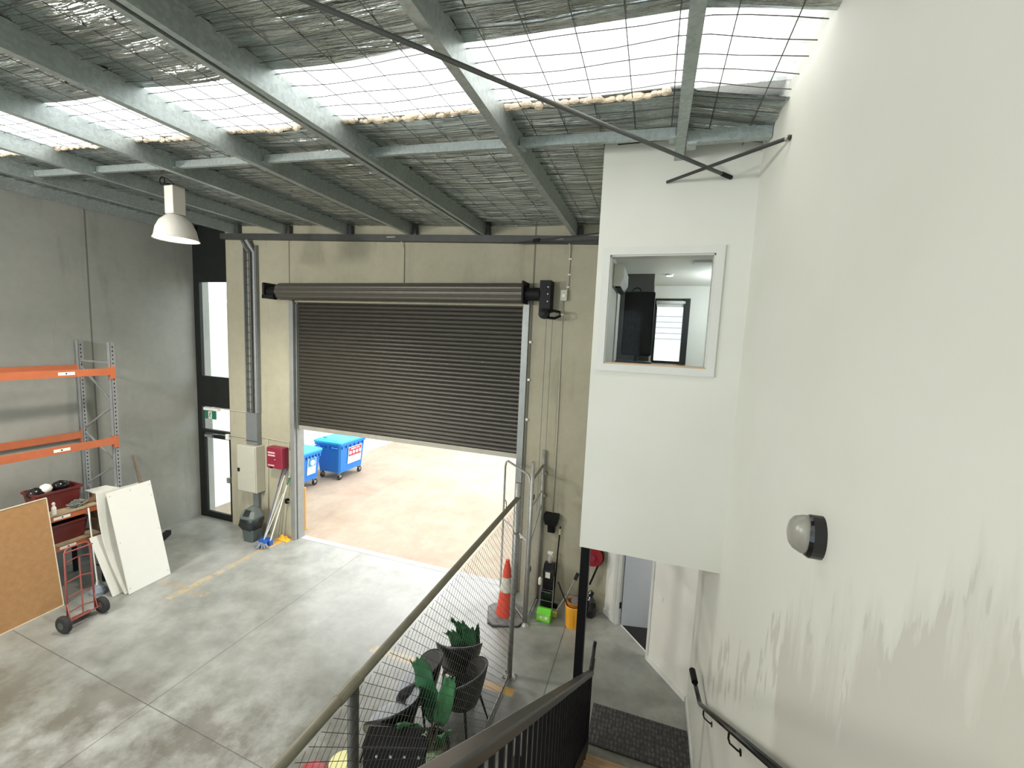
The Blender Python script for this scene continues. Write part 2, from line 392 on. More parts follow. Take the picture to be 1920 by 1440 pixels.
bw.box(-9.1, DX0, YB, YB+.18, 0, ZT).box(DX0, DX1, YB, YB+.18, DZ, ZT).box(DX1, -.04, YB, YB+.18, 0, ZT)
bw.box(-.04, .47, YB, YB+.18, 0, 4.33).box(-.04, .47, YB, YB+.18, 5.33, ZT).box(.47, 3.2, YB, YB+.18, 0, ZT)
struct(bw.build('wall_back', CREAM, base=(0, 0, 0)))
# ceiling of foil insulation between the skylight strips
cb = B()
edges = [YF] + [q for p in sorted(SKY) for q in p] + [YB+.15]
nx = 132
rnd = random.Random(3)
ph = [rnd.uniform(0, 6.28) for _ in range(40)]
for y0, y1 in zip(edges[::2], edges[1::2]):
    fine = y1 > 0 and y0 > -2
    ny = int((y1-y0)/(.035 if fine else .3))
    def fz(u, v, y0=y0, y1=y1):
        x = XL+.0+(XR-XL+.0)*u; y = y0+(y1-y0)*v
        z = zsheet(x)
        if fine:
            bay = sum(1 for p in PX if p < x)
            z += .010*math.sin(y*21+ph[bay]+.6*math.sin(x*1.7+y))+.007*math.sin(y*47+ph[bay+9]+1.1*math.sin(x*3.1)) - .012*max(0, math.sin(y*9+ph[bay+19]))
        return (x, y, z)
    cb.grid(fz, nx, ny)
ceil = struct(cb.build('ceiling', FOIL, smooth=True, base=(0, 0, 0)))
wm = B()
xs = [XL+.05+.29*i for i in range(38)]
for x in xs: wm.tube([(x, y, zsheet(x)-.022-.004*math.sin(y*3+x*7)) for y in [-.2+.4*i for i in range(19)]], .0034, 4, cap=False)
y = -.1
while y < 7:
    wm.tube([(XL+.02+(XR-XL-.04)*i/60, y+.012*math.sin(i*1.1+y*13), zsheet(XL+.02+(XR-XL-.04)*i/60)-.026) for i in range(61)], .0034, 4, cap=False); y += .155
wm.build('safety_mesh', WIRE, ceil)['label'] = 'grey wire mesh under the insulation'
fl = B()
rr = random.Random(5)
for a, b in zip(PX[:-1], PX[1:]):
    x = a+.06
    while x < b-.05:
        s = rr.uniform(.02, .045); fl.lathe([(0, -s*.7), (s*.8, -s*.4), (s, 0), (s*.7, s*.5), (0, s*.6)], (x, 3.435+rr.uniform(-.02, .02), zsheet(x)-.012), seg=7, sx=rr.uniform(.9, 1.8), sy=rr.uniform(.5, 1)); x += s*rr.uniform(1., 2.2)
ie = fl.build('insulation_edge', mat('frayed glass wool', (.80, .66, .50), .95, vary=.15, scale=30), ceil); ie['label'] = 'frayed cream glass wool along the skylight'
for i, (a, b) in enumerate(SKY):
    struct(B().mesh([(XL, a-.1, zpur(XL)+.27), (XR, a-.1, zpur(XR)+.2), (XR, b+.2, zpur(XR)+.2), (XL, b+.2, zpur(XL)+.27)], [(0, 1, 2, 3)]).build('window_%d' % (i+1), SKYL, base=(0, 0, 0)))
# roof deck above the insulation keeps the sky out
dk = B()
for y0, y1 in zip(edges[::2], edges[1::2]):
    y0 += .16 if y0 > YF+.1 else 0
    dk.hexa([(x, yy, zpur(x)+dz) for dz in (.275, .30) for x, yy in ((XL-.2, y0), (XR+.2, y0), (XR+.2, y1+.2 if y1 > 7 else y1), (XL-.2, y1+.2 if y1 > 7 else y1))])
struct(dk.box(.9, 3.2, 4.1, 7.3, 6.6, 6.65).build('trim_1', GALV))

# ------------------------------------------------------------------ roof steel
def zs(x, d): return zpur(x)+d
ordn = ['against the left grey wall', 'second from the left grey wall', 'third from the left grey wall', 'fourth from the left grey wall, right of the pendant lamp', 'fourth from the white right wall', 'with a dark slot underneath, third from the white right wall', 'second from the white right wall', 'ending on the white office wall, nearest the white right wall']
for i, x in enumerate(PX):
    y1 = 4.175 if i == 7 else YB-.01; y0 = YF+.05; z = zpur(x)
    t = thing('roof_purlin', 'galvanised steel roof purlin ' + ordn[i], 'purlin', (x, y1, z), 'roof purlins')
    w, h, tk, lip = .075, .2, .004, .02
    if i == 5:
        p = B().prism([(x-.095, z), (x-.04, z), (x-.04, z+.02), (x-.045, z+.02), (x-.045, z+.004), (x-.09, z+.004), (x-.09, z+h), (x-.095, z+h)], 'xz', y0, y1)
        p.prism([(x, z), (x+.055, z), (x+.055, z+h), (x+.05, z+h), (x+.05, z+.004), (x, z+.004)], 'xz', y0, y1)
        p.prism([(x-.045, z+.05), (x+.005, z+.05), (x+.005, z+.054), (x-.045, z+.054)], 'xz', y0, y1)
    else:
        xl, xr = x-w/2, x+w/2
        p = B().prism([(xl, z+lip), (xl, z), (xr, z), (xr, z+h), (xl, z+h), (xl, z+h-lip), (xl+tk, z+h-lip), (xl+tk, z+h-tk), (xr-tk, z+h-tk), (xr-tk, z+tk), (xl+tk, z+tk), (xl+tk, z+lip)], 'xz', y0, y1)
    p.build('channel', GALV, t)
    if i == 5: B().box(x-.04, x+.002, y0, y1-.02, z+.03, z+.045).build('slot', DSTEEL, t)['label'] = 'dark strip for shade between the two flanges'  # dark bar put into the gap to stand for its shade
    if i < 7: B().box(x+.05, x+.12, YB-.1, YB-.015, z-.03, z+.17).build('cleat', DSTEEL, t)['label'] = 'dark steel cleat'
# bridging bars between purlins
for i in range(1, 7):
    a, b = PX[i], PX[i+1]
    t = thing('bridging_bar', 'galvanised bridging bar between roof purlins, %s' % ['second bay from the left wall', 'third bay from the left wall', 'bay right of the pendant lamp', 'bay left of the dark slotted purlin', 'bay right of the dark slotted purlin', 'bay left of the office wall purlin'][i-1], 'roof bar', ((a+b)/2, 3.86, zs((a+b)/2, .05)), 'bridging bars')
    B().hexa([(x, y, zs(x, d)) for d in (.05, .13) for x, y in ((a+.045, 3.84), (b-.045, 3.84), (b-.045, 3.88), (a+.045, 3.88))]).build('bar', GALV, t)
    for x in (a+.06, b-.06): B().box(x-.03, x+.03, 3.81, 3.92, zs(x, .035), zs(x, .05)).build('end_bracket', GALV, t)
a = .08; t = thing('bridging_bar', 'galvanised bridging bar between last purlin and white right wall', 'roof bar', (.42, 3.86, 6.2), 'bridging bars')
B().hexa([(x, y, 6.235-.02*x+d) for d in (0, .09) for x, y in ((.125, 3.83), (.73, 3.83), (.73, 3.89), (.125, 3.89))]).build('bar', GALV, t); B().box(.13, .2, 3.8, 3.92, 6.21, 6.232).build('end_bracket', GALV, t)
# dark beam on top of back wall
tag(B().hexa([(x, y, 6.128-.0407*x+d) for d in (0, .115) for x, y in ((-9.1, 6.93), (-.575, 6.93), (-.575, 7.045), (-9.1, 7.045))]).build('steel_beam', DSTEEL), 'dark steel beam along the top of cream back wall', 'beam')
# roof bracing rods
t = thing('bracing_rod', 'long grey bracing rod slanting down to white office wall', 'rod', (.52, 4.17, 6.06))
B().tube([(-2.93, .763, 6.371), (.515, 4.172, 6.06)], .015, 10).build('rod', mat('dark zinc rod', (.11, .115, .11), .45, .5), t)
B().tube([(.43, 4.088, 6.068), (.515, 4.172, 6.06)], .018, 10).build('end_sleeve', BLKM, t)
t = thing('bracing_rod', 'short dark bracing rod from white right wall to office wall', 'rod', (0, 4.17, 6.06))
B().tube([(0, 4.172, 6.06), (.733, 3.27, 5.97)], .013, 10).build('rod', mat('dark rod', (.05, .05, .047), .5, .4), t)
B().lathe([(.02, 0), (.02, .02)], (.712, 3.296, 5.972), (.63, -.77, -.08), 10).build('washer', PIPE, t)
t = thing('bracing_rod', 'thin dark bracing rod near the back beam beside office wall', 'rod', (-.6, 6.6, 6.1)); B().tube([(-2.35, 6.9, 6.2), (-.62, 6.1, 6.13)], .012, 8).build('rod', MATS['dark rod'], t)
B().obox((-1.9, 6.69, 6.185), (.12, .05, .05), (0, 0, R(-25))).build('turnbuckle', BLKM, t)

# ------------------------------------------------------------------ high bay lamp
LX, LY = -6.48, 4.3
t = thing('high_bay_lamp', 'lit white dome high bay lamp hanging below the roof', 'lamp', (LX, LY, 5.77))
CRM = mat('white enamel lamp', (.78, .74, .66), .4, vary=.03)
B().box(LX-.085, LX+.085, LY-.085, LY+.085, 6.13, 6.50).build('control_gear_housing', CRM, t, bevel=.008)
B().lathe([(.08, 6.125), (.11, 6.11), (.19, 6.03), (.235, 5.93), (.255, 5.82), (.275, 5.785), (.268, 5.785), (.25, 5.80), (.225, 5.92), (.15, 6.03), (.08, 6.06)], (LX, LY, 0), seg=36).build('dome_shade', CRM, t, smooth=True)
B().lathe([(.0, 5.80), (.249, 5.80), (.249, 5.795), (0, 5.795)], (LX, LY, 0), seg=36).build('lamp_lens', emit('lamp glow', (1, .97, .88), 9.), t)
B().tube([(LX, LY, 6.5), (LX-.02, LY, 6.55), (LX-.15, LY+.02, 6.62), (LX-.25, LY, 6.66)], .006, 6).build('hanger_cable', BLKM, t)
B().tube([(LX-.24+.05*math.cos(k*PI/8), LY, 6.60+.05*math.sin(k*PI/8)) for k in range(16)], .007, 6, closed=True).build('cable_loop', BLKM, t)
ll = bpy.data.lights.new('high_bay_and_fill_light', 'SPOT'); ll.energy = 320; ll.spot_size = R(150); ll.spot_blend = .6; ll.shadow_soft_size = .2; ll.color = (1, .95, .85)
lo = bpy.data.objects.new('high_bay_and_fill_light', ll); COL.objects.link(lo); lo.location = (LX, LY, 5.74)

# ------------------------------------------------------------------ office box and stair walls
ow = B(); Y0, Y1 = 4.18, 4.30
OX0, OX1, WX0, WX1, WZ0, WZ1 = -.575, XR, -.455, .455, 4.41, 5.43
ow.box(OX0, WX0, Y0, Y1, 2.52, 6.45).box(WX1, OX1, Y0, Y1, 2.52, 6.40).box(WX0, WX1, Y0, Y1, 2.52, WZ0).box(WX0, WX1, Y0, Y1, WZ1, 6.42)
struct(ow.build('wall_office_front', PLASTER, base=(0, 0, 0)))
struct(B().box(OX0, OX0+.1, Y1, YB-.005, 2.52, 6.42).build('wall_office_left', WHITE))
struct(B().box(OX0, 3.2, Y1+.001, YB, 2.521, 2.74).build('trim_2', WHITE))            # floor slab of the office
struct(B().box(OX0+.1, 3.2, Y1, YB, 5.52, 5.56).build('trim_3', WHITE))                # office ceiling
struct(B().box(.472, 1.5, 7.03, 7.048, 2.74, 5.52).box(-.06, .472, 7.03, 7.048, 5.335, 5.52).build('wall_office_back', WHITE))
struct(B().box(1.5, 1.58, Y1, YB, 2.74, 5.52).build('wall_office_right', WHITE))
struct(B().box(XR+.15, 1.6, Y0, Y1, 2.5, 6.4).build('wall_office_side', WHITE))
struct(B().box(OX0+.1, -.06, 5.85, 5.95, 2.74, 5.52).build('trim_4', mat('grey nib wall', (.11, .11, .105), .7)))
fr = B(); e = .07
fr.box(WX0-e, WX1+e, Y0-.022, Y0, WZ1, WZ1+e).box(WX0-e, WX1+e, Y0-.022, Y0, WZ0-e, WZ0).box(WX0-e, WX0, Y0-.022, Y0, WZ0, WZ1).box(WX1, WX1+e, Y0-.022, Y0, WZ0, WZ1)
fr.box(WX0, WX0+.012, Y0, Y1, WZ0, WZ1).box(WX1-.012, WX1, Y0, Y1, WZ0, WZ1).box(WX0, WX1, Y0, Y1, WZ1-.012, WZ1)
w4 = struct(fr.build('window_4', mat('window architrave', (.63, .64, .60), .45, vary=.03)))
B().box(WX0, WX1, Y0-.01, Y1, WZ0, WZ0+.014).build('sill', wood_mat('raw sill timber', (.45, .30, .18), (.62, .45, .30)), w4)
B().box(WX0+.012, WX1-.012, 4.235, 4.241, WZ0+.014, WZ1-.012).build('pane', glass_mat('office glass', (.95, .96, .95), .004), w4)
# office outside window
wf = B(); wf.box(-.04, .0, 7.06, 7.14, 4.33, 5.33).box(.38, .47, 7.0, 7.14, 4.33, 5.33).box(0, .38, 7.06, 7.14, 5.29, 5.33).box(0, .38, 7.06, 7.14, 4.33, 4.37)
w5 = struct(wf.build('window_5', DARKAL)); B().box(0, .38, 7.09, 7.096, 4.37, 5.29).build('pane', GLASS, w5)
t = thing('roller_blind', 'white roller blind rolled up over the office window', 'blind', (.2, 7.02, 5.2)); B().lathe([(.028, 0), (.028, .42)], (-.02, 7.02, 5.27), (1, 0, 0), 14).build('roll', TRIMW, t, smooth=True); B().box(-.01, .39, 7.035, 7.04, 5.2, 5.26).build('fabric', TRIMW, t)
# things seen in the office
t = thing('display_screen', 'tall black screen with cable loop standing inside the office', 'screen', (-.21, 5.5, 4.40))
B().box(-.395, -.03, 5.47, 5.51, 4.47, 5.25).build('panel', BLK, t, bevel=.025)
B().tube([(-.25+.05*math.cos(k*PI/10), 5.49, 5.25+.045*math.sin(k*PI/10)) for k in range(11)], .008, 6).build('carry_loop', BLKM, t)
B().box(-.02, 0, 5.48, 5.5, 4.84, 4.85).build('connector', BLKM, t)
B().box(-.23, -.19, 5.47, 5.51, 4.40, 4.475).build('stand', BLKM, t)
tag(B().box(-.44, -.02, 5.3, 5.7, 2.741, 4.40).build('cabinet', mat('dark office cabinet', (.06, .06, .055), .5)), 'dark office cabinet carrying the tall black screen', 'cabinet')
t = thing('air_conditioner', 'white split air conditioner on the office left wall', 'air conditioner', (-.4, 5, 5.2))
B().prism([(-.474, 5.22), (-.474, 5.46), (-.38, 5.46), (-.36, 5.42), (-.36, 5.30), (-.40, 5.22)], 'xz', 4.75, 5.45).build('body', TRIMW, t, bevel=.01); B().box(-.45, -.39, 4.77, 5.43, 5.205, 5.22).build('vent', BLKM, t)
t = thing('ceiling_downlight', 'slim white downlight on the office ceiling', 'light', (.12, 5.9, 5.5)); B().lathe([(.05, 0), (.05, .02)], (.12, 5.9, 5.5), seg=20).build('rim', TRIMW, t); B().lathe([(.038, 0), (.038, .004)], (.12, 5.9, 5.496), seg=20).build('diffuser', emit('downlight glow', (1, 1, 1), 3), t)
B().box(.34, .55, 5.0, 5.15, 5.50, 5.519).build('ceiling_vent', TRIMW); tag(bpy.data.objects['ceiling_vent'], 'small rectangular white vent in the office ceiling', 'vent')
# diagonal office wall under the box
A_, B_ = Vector((-.62, 7.22, 0)), Vector((.73, 5.57, 0)); D_ = (B_-A_).normalized(); N_ = Vector((D_.y, -D_.x, 0))   # N_ points to the hall (-x,-y side)
if N_.x > 0: N_ = -N_
LD = (B_-A_).length
def dpt(s, n, z): return A_+D_*s+N_*n+Vector((0, 0, z))
def dbox(b, s0, s1, n0, n1, z0, z1): return b.hexa([dpt(s, n, z) for z in (z0, z1) for s, n in ((s0, n0), (s1, n0), (s1, n1), (s0, n1))])
S0, S1, DH = .53, 1.33, 2.05
dw = B(); dbox(dw, .05, S0, -.1, 0, 0, 2.52); dbox(dw, S1, LD+.06, -.1, 0, 0, 2.52); dbox(dw, S0, S1, -.1, 0, DH, 2.52)
struct(dw.build('wall_diagonal', WHITE, base=(0, 0, 0)))
dj = B(); dbox(dj, S0-.07, S0, -.11, .015, 0, DH+.07); dbox(dj, S1, S1+.045, -.11, .015, 0, DH+.07); dbox(dj, S0, S1, -.11, .015, DH, DH+.07); dbox(dj, S0, S0+.02, -.1, 0, 0, DH); dbox(dj, S0, S1, -.1, -.08, -.001, .006)
d2 = struct(dj.build('door_2', mat('door jamb paint', (.64, .65, .62), .4, vary=.02), base=dpt(S0, 0, 0)))
h0 = dpt(S0+.03, -.09, 0); hd = Vector((.975, .20, 0)).normalized(); hn = Vector((-hd.y, hd.x, 0))
B().hexa([h0+hd*s+hn*n+Vector((0, 0, z)) for z in (.01, DH-.01) for s, n in ((.01, -.036), (.86, -.036), (.86, 0), (.01, 0))]).build('leaf', mat('blue grey door', (.40, .43, .47), .45, vary=.03), d2)
for z in (.28, 1.62):
    B().lathe([(.014, 0), (.014, .1)], h0+N_*.02-D_*.005+Vector((0, 0, z)), seg=8).build('hinge', BLK, d2)
bs = B(); dbox(bs, .06, S0-.07, 0, .014, 0, .09); dbox(bs, S1+.045, LD-.01, 0, .014, 0, .09); struct(bs.build('baseboard_diagonal', TRIMW))
struct(B().box(XR-.014, XR, 4.30, 5.56, 0, .09).build('baseboard_right', TRIMW))
struct(B().box(-.5, 3.2, 5.6, 7.04, .001, .008).build('trim_5', mat('dark carpet', (.012, .012, .013), .95, vary=.4, scale=60)))   # dark carpet through the doorway
bpy.data.objects['trim_5'].data.clear_geometry()
cp = B(); cp.prism([(dpt(S0, -.1, 0).x, dpt(S0, -.1, 0).y), (dpt(S1+.4, -.1, 0).x, dpt(S1+.4, -.1, 0).y), (3.1, 5.4), (3.1, 7.03), (-.3, 7.03)], 'xy', .001, .008)
cp.bm.to_mesh(bpy.data.objects['trim_5'].data); bpy.data.objects['trim_5'].location = (0, 0, 0); cp.bm.free()
struct(B().box(3.1, 3.2, 4.3, YB, 0, 6.6).build('wall_far_right', WHITE)); struct(B().box(XR+.15, 3.2, 5.25, 5.33, 0, 2.52).build('wall_room_front', WHITE))
def switch(name, label, c, x, y, w, h, n):
    t = thing(name, label, 'switch', c); c = Vector(c); x = Vector(x); y = Vector(y); n = Vector(n)
    def bx(u0, u1, v0, v1, d0, d1): return B().hexa([c+x*u+y*v+n*d for d in (d0, d1) for u, v in ((u0, v0), (u1, v0), (u1, v1), (u0, v1))])
    bx(-w/2, w/2, -h/2, h/2, 0, .008).build('plate', TRIMW, t); bx(-w*.22, w*.22, -h*.2, h*.2, .008, .012).build('rocker', LBL, t)
switch('light_switch', 'cream light switch beside the open grey door', dpt(1.52, 0, 1.08), D_, (0, 0, 1), .12, .075, N_)
switch('light_switch', 'small white switch on white right wall above handrail end', (XR, 5.33, 1.07), (0, 1, 0), (0, 0, 1), .075, .12, (-1, 0, 0))
# black steel column under the office corner
t = thing('steel_column', 'black square steel column under the white office corner', 'column', (-.515, 4.25, 0)); B().box(-.56, -.472, 4.205, 4.293, 0, 2.515).build('shaft', BLK, t); B().box(-.60, -.44, 4.17, 4.33, 0, .012).build('base_plate', BLK, t)

# ------------------------------------------------------------------ stairs, balustrade, handrail
TIM = wood_mat('worn timber tread', (.33, .20, .10), (.58, .38, .22), (1, 12, 12)); st_ = thing('staircase', 'timber tread staircase descending along white right wall', 'stairs', (.18, 4.2, 0))
for k in range(1, 16):
    z = .18*k; y = 4.25-.25*(k-1)
    B().box(-.37, XR-.002, y-.27, y, z-.04, z).build('tread', TIM, st_, bevel=.006)
    B().box(-.37, XR-.002, y-.27, y-.25, z-.0, z+.14).build('riser', BLKM, st_) if k < 15 else None
B().box(-.37, XR-.002, 4.21, 4.23, .0, .14).build('riser', BLKM, st_)
st_bar = B().hexa([(x, y, z) for x in (-.375, -.37-.01) for y, z in ((4.47, 0), (4.47, .16), (.55, 2.98), (.55, 2.62))]); st_bar.build('stringer', BLK, st_)
struct(B().box(-.45, XR-.002, -2.6, .56, 2.76, 2.88).build('trim_6', TIM))
def zr(y): return .92+.72*(4.5-y)
bl = thing('stair_balustrade', 'black steel stair balustrade with flat top rail', 'balustrade', (-.4, 4.5, 0))
B().bar((-.40, .2, zr(.2)), (-.40, 4.5, zr(4.5)), .062, .045).build('top_rail', mat('worn black rail', (.026, .026, .026), .36, 0, .2), bl, bevel=.008)
B().bar((-.40, 4.49, zr(4.5)), (-.40, 4.62, 1.0), .05, .03).build('rail_end', BLKG, bl); B().tube([(-.40, 4.52, .95), (-.395, 4.62, 1.14), (-.39, 4.64, 1.20)], .02, 8).build('rail_extension', BLKG, bl)
for y in (4.5, 4.33): B().box(-.435, -.385, y-.03, y+.03, 0, zr(y)-.02).build('newel_post', BLK, bl)
B().box(-.58, -.40, 4.40, 4.42, .0, .96).build('end_panel', BLK, bl)
y = 4.22
while y > .3:
    B().box(-.409, -.391, y-.009, y+.009, zr(y)-1.0, zr(y)-.02).build('baluster', BLK, bl); y -= .105
B().bar((-.40, .3, zr(.3)-.98), (-.40, 4.3, zr(4.3)-.98), .03, .05).build('bottom_rail', BLK, bl)
hr = thing('wall_handrail', 'black wall handrail with bent brackets on the white stair wall', 'handrail', (.66, 4.4, 1.2))
B().tube([(.668, .9, 1.212+.72*3.235), (.668, 4.10, 1.237), (.667, 4.15, 1.212), (.662, 4.22, 1.208), (.635, 4.50, 1.217)], .021, 12).build('rail', BLKG, hr, smooth=True)
B().tube([(.645, 4.40, 1.214), (.632, 4.56, 1.22)], .032, 12).build('end_grip', BLKM, hr)
for y in (3.92, 2.95, 1.6):
    z = 1.212+.72*(4.135-y)
    B().tube([(.668, y, z-.015), (.668, y, z-.07), (.675, y-.02, z-.085), (.715, y-.05, z-.09), (.733, y-.06, z-.09)], .007, 8).build('bracket', BLK, hr); B().lathe([(.022, 0), (.022, .006)], (.735, y-.06, z-.09), (-1, 0, 0), 12).build('bracket_plate', BLK, hr)
tag(B().box(-.40, XR-.018, 4.54, 5.12, .0005, .014).build('rubber_mat', mat_rubber(), bevel=.004), 'dark ribbed rubber mat on the floor below the stairs', 'mat')
# wall bulkhead light
wl = thing('bulkhead_light', 'oval frosted bulkhead light with black hood on white wall', 'lamp', (XR, 2.1, 3.82))
def oval(c, a, b, ang, n=24):
    ca, sa = math.cos(ang), math.sin(ang); return [(c[0]+a*math.cos(2*PI*k/n)*ca-b*math.sin(2*PI*k/n)*sa, c[1]+a*math.cos(2*PI*k/n)*sa+b*math.sin(2*PI*k/n)*ca) for k in range(n)]
ang = R(90)
B().loft([[(XR-d, p, q) for p, q in oval((2.07, 3.815), .095*s, .066*s, ang)] for d, s in ((0, 1), (.045, 1), (.06, .9))]).build('hood', BLKG, wl, smooth=False)
B().loft([[(XR-d, p+dy, q) for p, q in oval((2.07, 3.82), .085*s, .058*s, ang)] for d, s, dy in ((.05, 1, 0), (.075, .98, .0), (.10, .84, .01), (.115, .6, .012), (.122, .25, .014))]).build('diffuser', mat('frosted glass diffuser', (.27, .265, .225), .3, vary=.1, scale=20), wl, smooth=True)

# ------------------------------------------------------------------ roller door
rd = thing('roller_shutter', 'half raised dark bronze roller shutter in the big doorway', 'roller shutter', (-4.66, 7.1, 2.5))
prof = []; z = 2.56; pitch = .0785
while z < 5.30:
    for f, d in ((0, 0), (.15, .018), (.4, .024), (.65, .020), (.88, .006), (.94, -.004)): prof.append((7.14-d, z+f*pitch))
    z += pitch
cu = B(); pv = [(p[0], p[1]) for p in prof]
a = cu._v([(DX0+.02, y, z) for y, z in pv]); b = cu._v([(DX1-.02, y, z) for y, z in pv])
for i in range(len(pv)-1): cu.bm.faces.new((a[i], b[i], b[i+1], a[i+1]))
cu.build('curtain', SLAT, rd, solid=.002)
B().box(DX0+.02, DX1-.02, 7.10, 7.15, 2.475, 2.56).build('bottom_bar', BAR, rd, bevel=.006)
dr = []
for k in range(48):
    an = 2*PI*k/48; r = .155+(.012 if k % 6 in (0, 1, 2) else 0); dr.append((6.87+r*math.cos(an), 5.375+r*math.sin(an)))
B().prism(dr, 'yz', -7.36, -2.10).build('curtain_roll', mat('bronze steel roll', (.10, .092, .074), .45, .3, .1, 14), rd)
for x0, x1, n in ((-7.66, -7.37, 'left'), (-2.10, -1.84, 'right')):
    B().lathe([(.105, 0), (.105, x1-x0)], (x0, 6.87, 5.36), (1, 0, 0), 20).build('axle', BLKM, rd)
B().box(-7.70, -7.64, 6.72, 7.045, 5.22, 5.54).build('end_bracket', BLKM, rd, bevel=.02); B().box(-7.70, -7.40, 6.72, 6.76, 5.22, 5.29).build('bracket_foot', BLKM, rd)
B().box(-2.12, -2.09, 6.70, 7.04, 5.2, 5.56).build('roll_end_plate', BLKM, rd)
B().box(-1.84, -1.66, 6.80, 7.045, 5.08, 5.58).build('motor_bracket', BLK, rd)
B().lathe([(.02, 0), (.085, .012), (.085, .12), (.05, .14)], (-1.735, 6.70, 5.04), (0, 1, 0), 20).build('gear_wheel', BLK, rd)
B().tube([(-1.70, 6.78, 5.06), (-1.58, 6.78, 5.09), (-1.48, 6.78, 5.07), (-1.47, 6.78, 5.01), (-1.56, 6.78, 4.97), (-1.70, 6.78, 4.98)], .022, 8).build('release_handle', BLK, rd)
for k, zz in enumerate((5.10, 5.24, 5.36, 5.47)): B().lathe([(.012, 0), (.012, .01)], (-1.70, 6.79, zz), (0, 1, 0), 8).build('bolt', PIPE, rd)
for x, s in ((DX0, 1), (DX1, -1)):
    g = B(); g.box(x-.08*s, x+.03*s, 6.99, 7.045, 0, 5.14).box(x, x+.05*s, 7.06, 7.24, 0, 5.14); g.prism([(x-.08*s, 5.14), (x+.03*s, 5.14), (x+.02*s, 5.2), (x-.08*s, 5.26)], 'xz', 6.99, 7.045)
    gd = g.build('guide_track', mat('grey guide steel', (.30, .315, .30), .45, .35), rd)
for z in (1.05, 3.2, 3.9, 4.55): B().box(DX1+.10, DX1+.14, 7.01, 7.045, z, z+.04).build('guide_clip', LBL, rd)
t = thing('hoist_chain', 'thin looped hoist chain hanging beside the roller shutter', 'chain', (-1.64, 6.76, 2.3))
for x, zb in ((-1.70, 1.7), (-1.60, 1.6)):
    q = B()
    zz = 4.95
    while zz > zb: q.tube([(x, 6.80, zz), (x, 6.80, zz-.024)], .005, 4); zz -= .03
    q.tube([(x, 6.80, 4.95), (x, 6.80, zb)], .0035, 4); q.build('chain_strand', DUCT, t)
struct(B().box(DX0, DX1, YB+.06, YB+.2, -.05, .004).build('trim_7', mat('threshold', (.36, .37, .36), .6)))
# ------------------------------------------------------------------ glazed entry strip left of the back wall
gz = B(); G0, G1 = XL, -9.1
def gy(b, x0, x1, z0, z1, d=.07): return b.box(x0, x1, 7.10, 7.10+d, z0, z1)
gy(gz, -10.2, -10.06, 0, 6.95); gy(gz, -9.16, -9.1, 0, 6.95); gy(gz, -10.06, -9.16, 5.60, 6.95); gy(gz, -10.06, -9.16, 2.72, 3.44); gy(gz, -10.06, -10.02, 3.44, 5.6); gy(gz, -10.06, -9.16, 2.09, 2.17)
gz.box(-9.102, -9.095, 7.05, 7.2, 0, 6.6)
w6 = struct(gz.build('window_6', DARKAL, base=(-9.6, 7.1, 0)))
B().box(-10.02, -9.16, 7.13, 7.136, 3.44, 5.6).build('pane', GLASS, w6); B().box(-10.06, -9.16, 7.13, 7.136, 2.17, 2.72).build('pane', GLASS, w6)
dl = B(); gy(dl, -10.05, -9.97, .01, 2.07, .05); gy(dl, -9.21, -9.165, .01, 2.07, .05); gy(dl, -9.97, -9.21, 1.98, 2.07, .05); gy(dl, -9.97, -9.21, .01, .16, .05)
d1 = struct(dl.build('door_1', DARKAL, base=(-9.6, 7.1, 0))); B().box(-9.97, -9.21, 7.12, 7.126, .16, 1.98).build('pane', GLASS, d1)
B().box(-9.93, -9.70, 7.05, 7.10, 2.0, 2.06).build('closer', DUCT, d1); B().bar((-9.75, 7.05, 2.07), (-9.5, 7.07, 2.09), .02, .015).build('closer_arm', DUCT, d1)
B().box(-9.23, -9.13, 7.03, 7.10, .98, 1.10).build('lock', PIPE, d1); B().box(-9.22, -9.12, 7.02, 7.07, 2.02, 2.14).build('strike_plate', LBL, d1)
EX = .12
es = thing('exit_sign', 'green running person exit sign above the glazed entry door', 'sign', (-9.75, 7.0, 2.5))
B().box(-9.86, -9.40, 6.99, 7.06, 2.66, 2.72).build('housing', LBL, es); GRN = mat('exit green', (.015, .16, .085), .5, vary=.03)
B().box(-9.83, -9.48, 7.0, 7.02, 2.46, 2.66).build('panel', GRN, es); B().box(-9.71, -9.60, 6.997, 7.0, 2.465, 2.64).build('white_doorway', LBL, es)
f = B(); f.lathe([(.014, 0), (.014, .002)], (-9.645, 6.996, 2.61), (0, -1, 0), 12)
for p, q, w in (((-9.77, 2.595), (-9.785, 2.55), .022), ((-9.785, 2.55), (-9.755, 2.52), .014), ((-9.755, 2.52), (-9.765, 2.48), .012), ((-9.785, 2.55), (-9.80, 2.515), .013), ((-9.80, 2.515), (-9.825, 2.505), .011), ((-9.772, 2.588), (-9.735, 2.575), .010), ((-9.775, 2.588), (-9.805, 2.575), .010)):
    f.bar((p[0]+EX, 6.995, p[1]), (q[0]+EX, 6.995, q[1]), w, .002, (0, 1, 0))
f.build('running_figure', GRN, es)
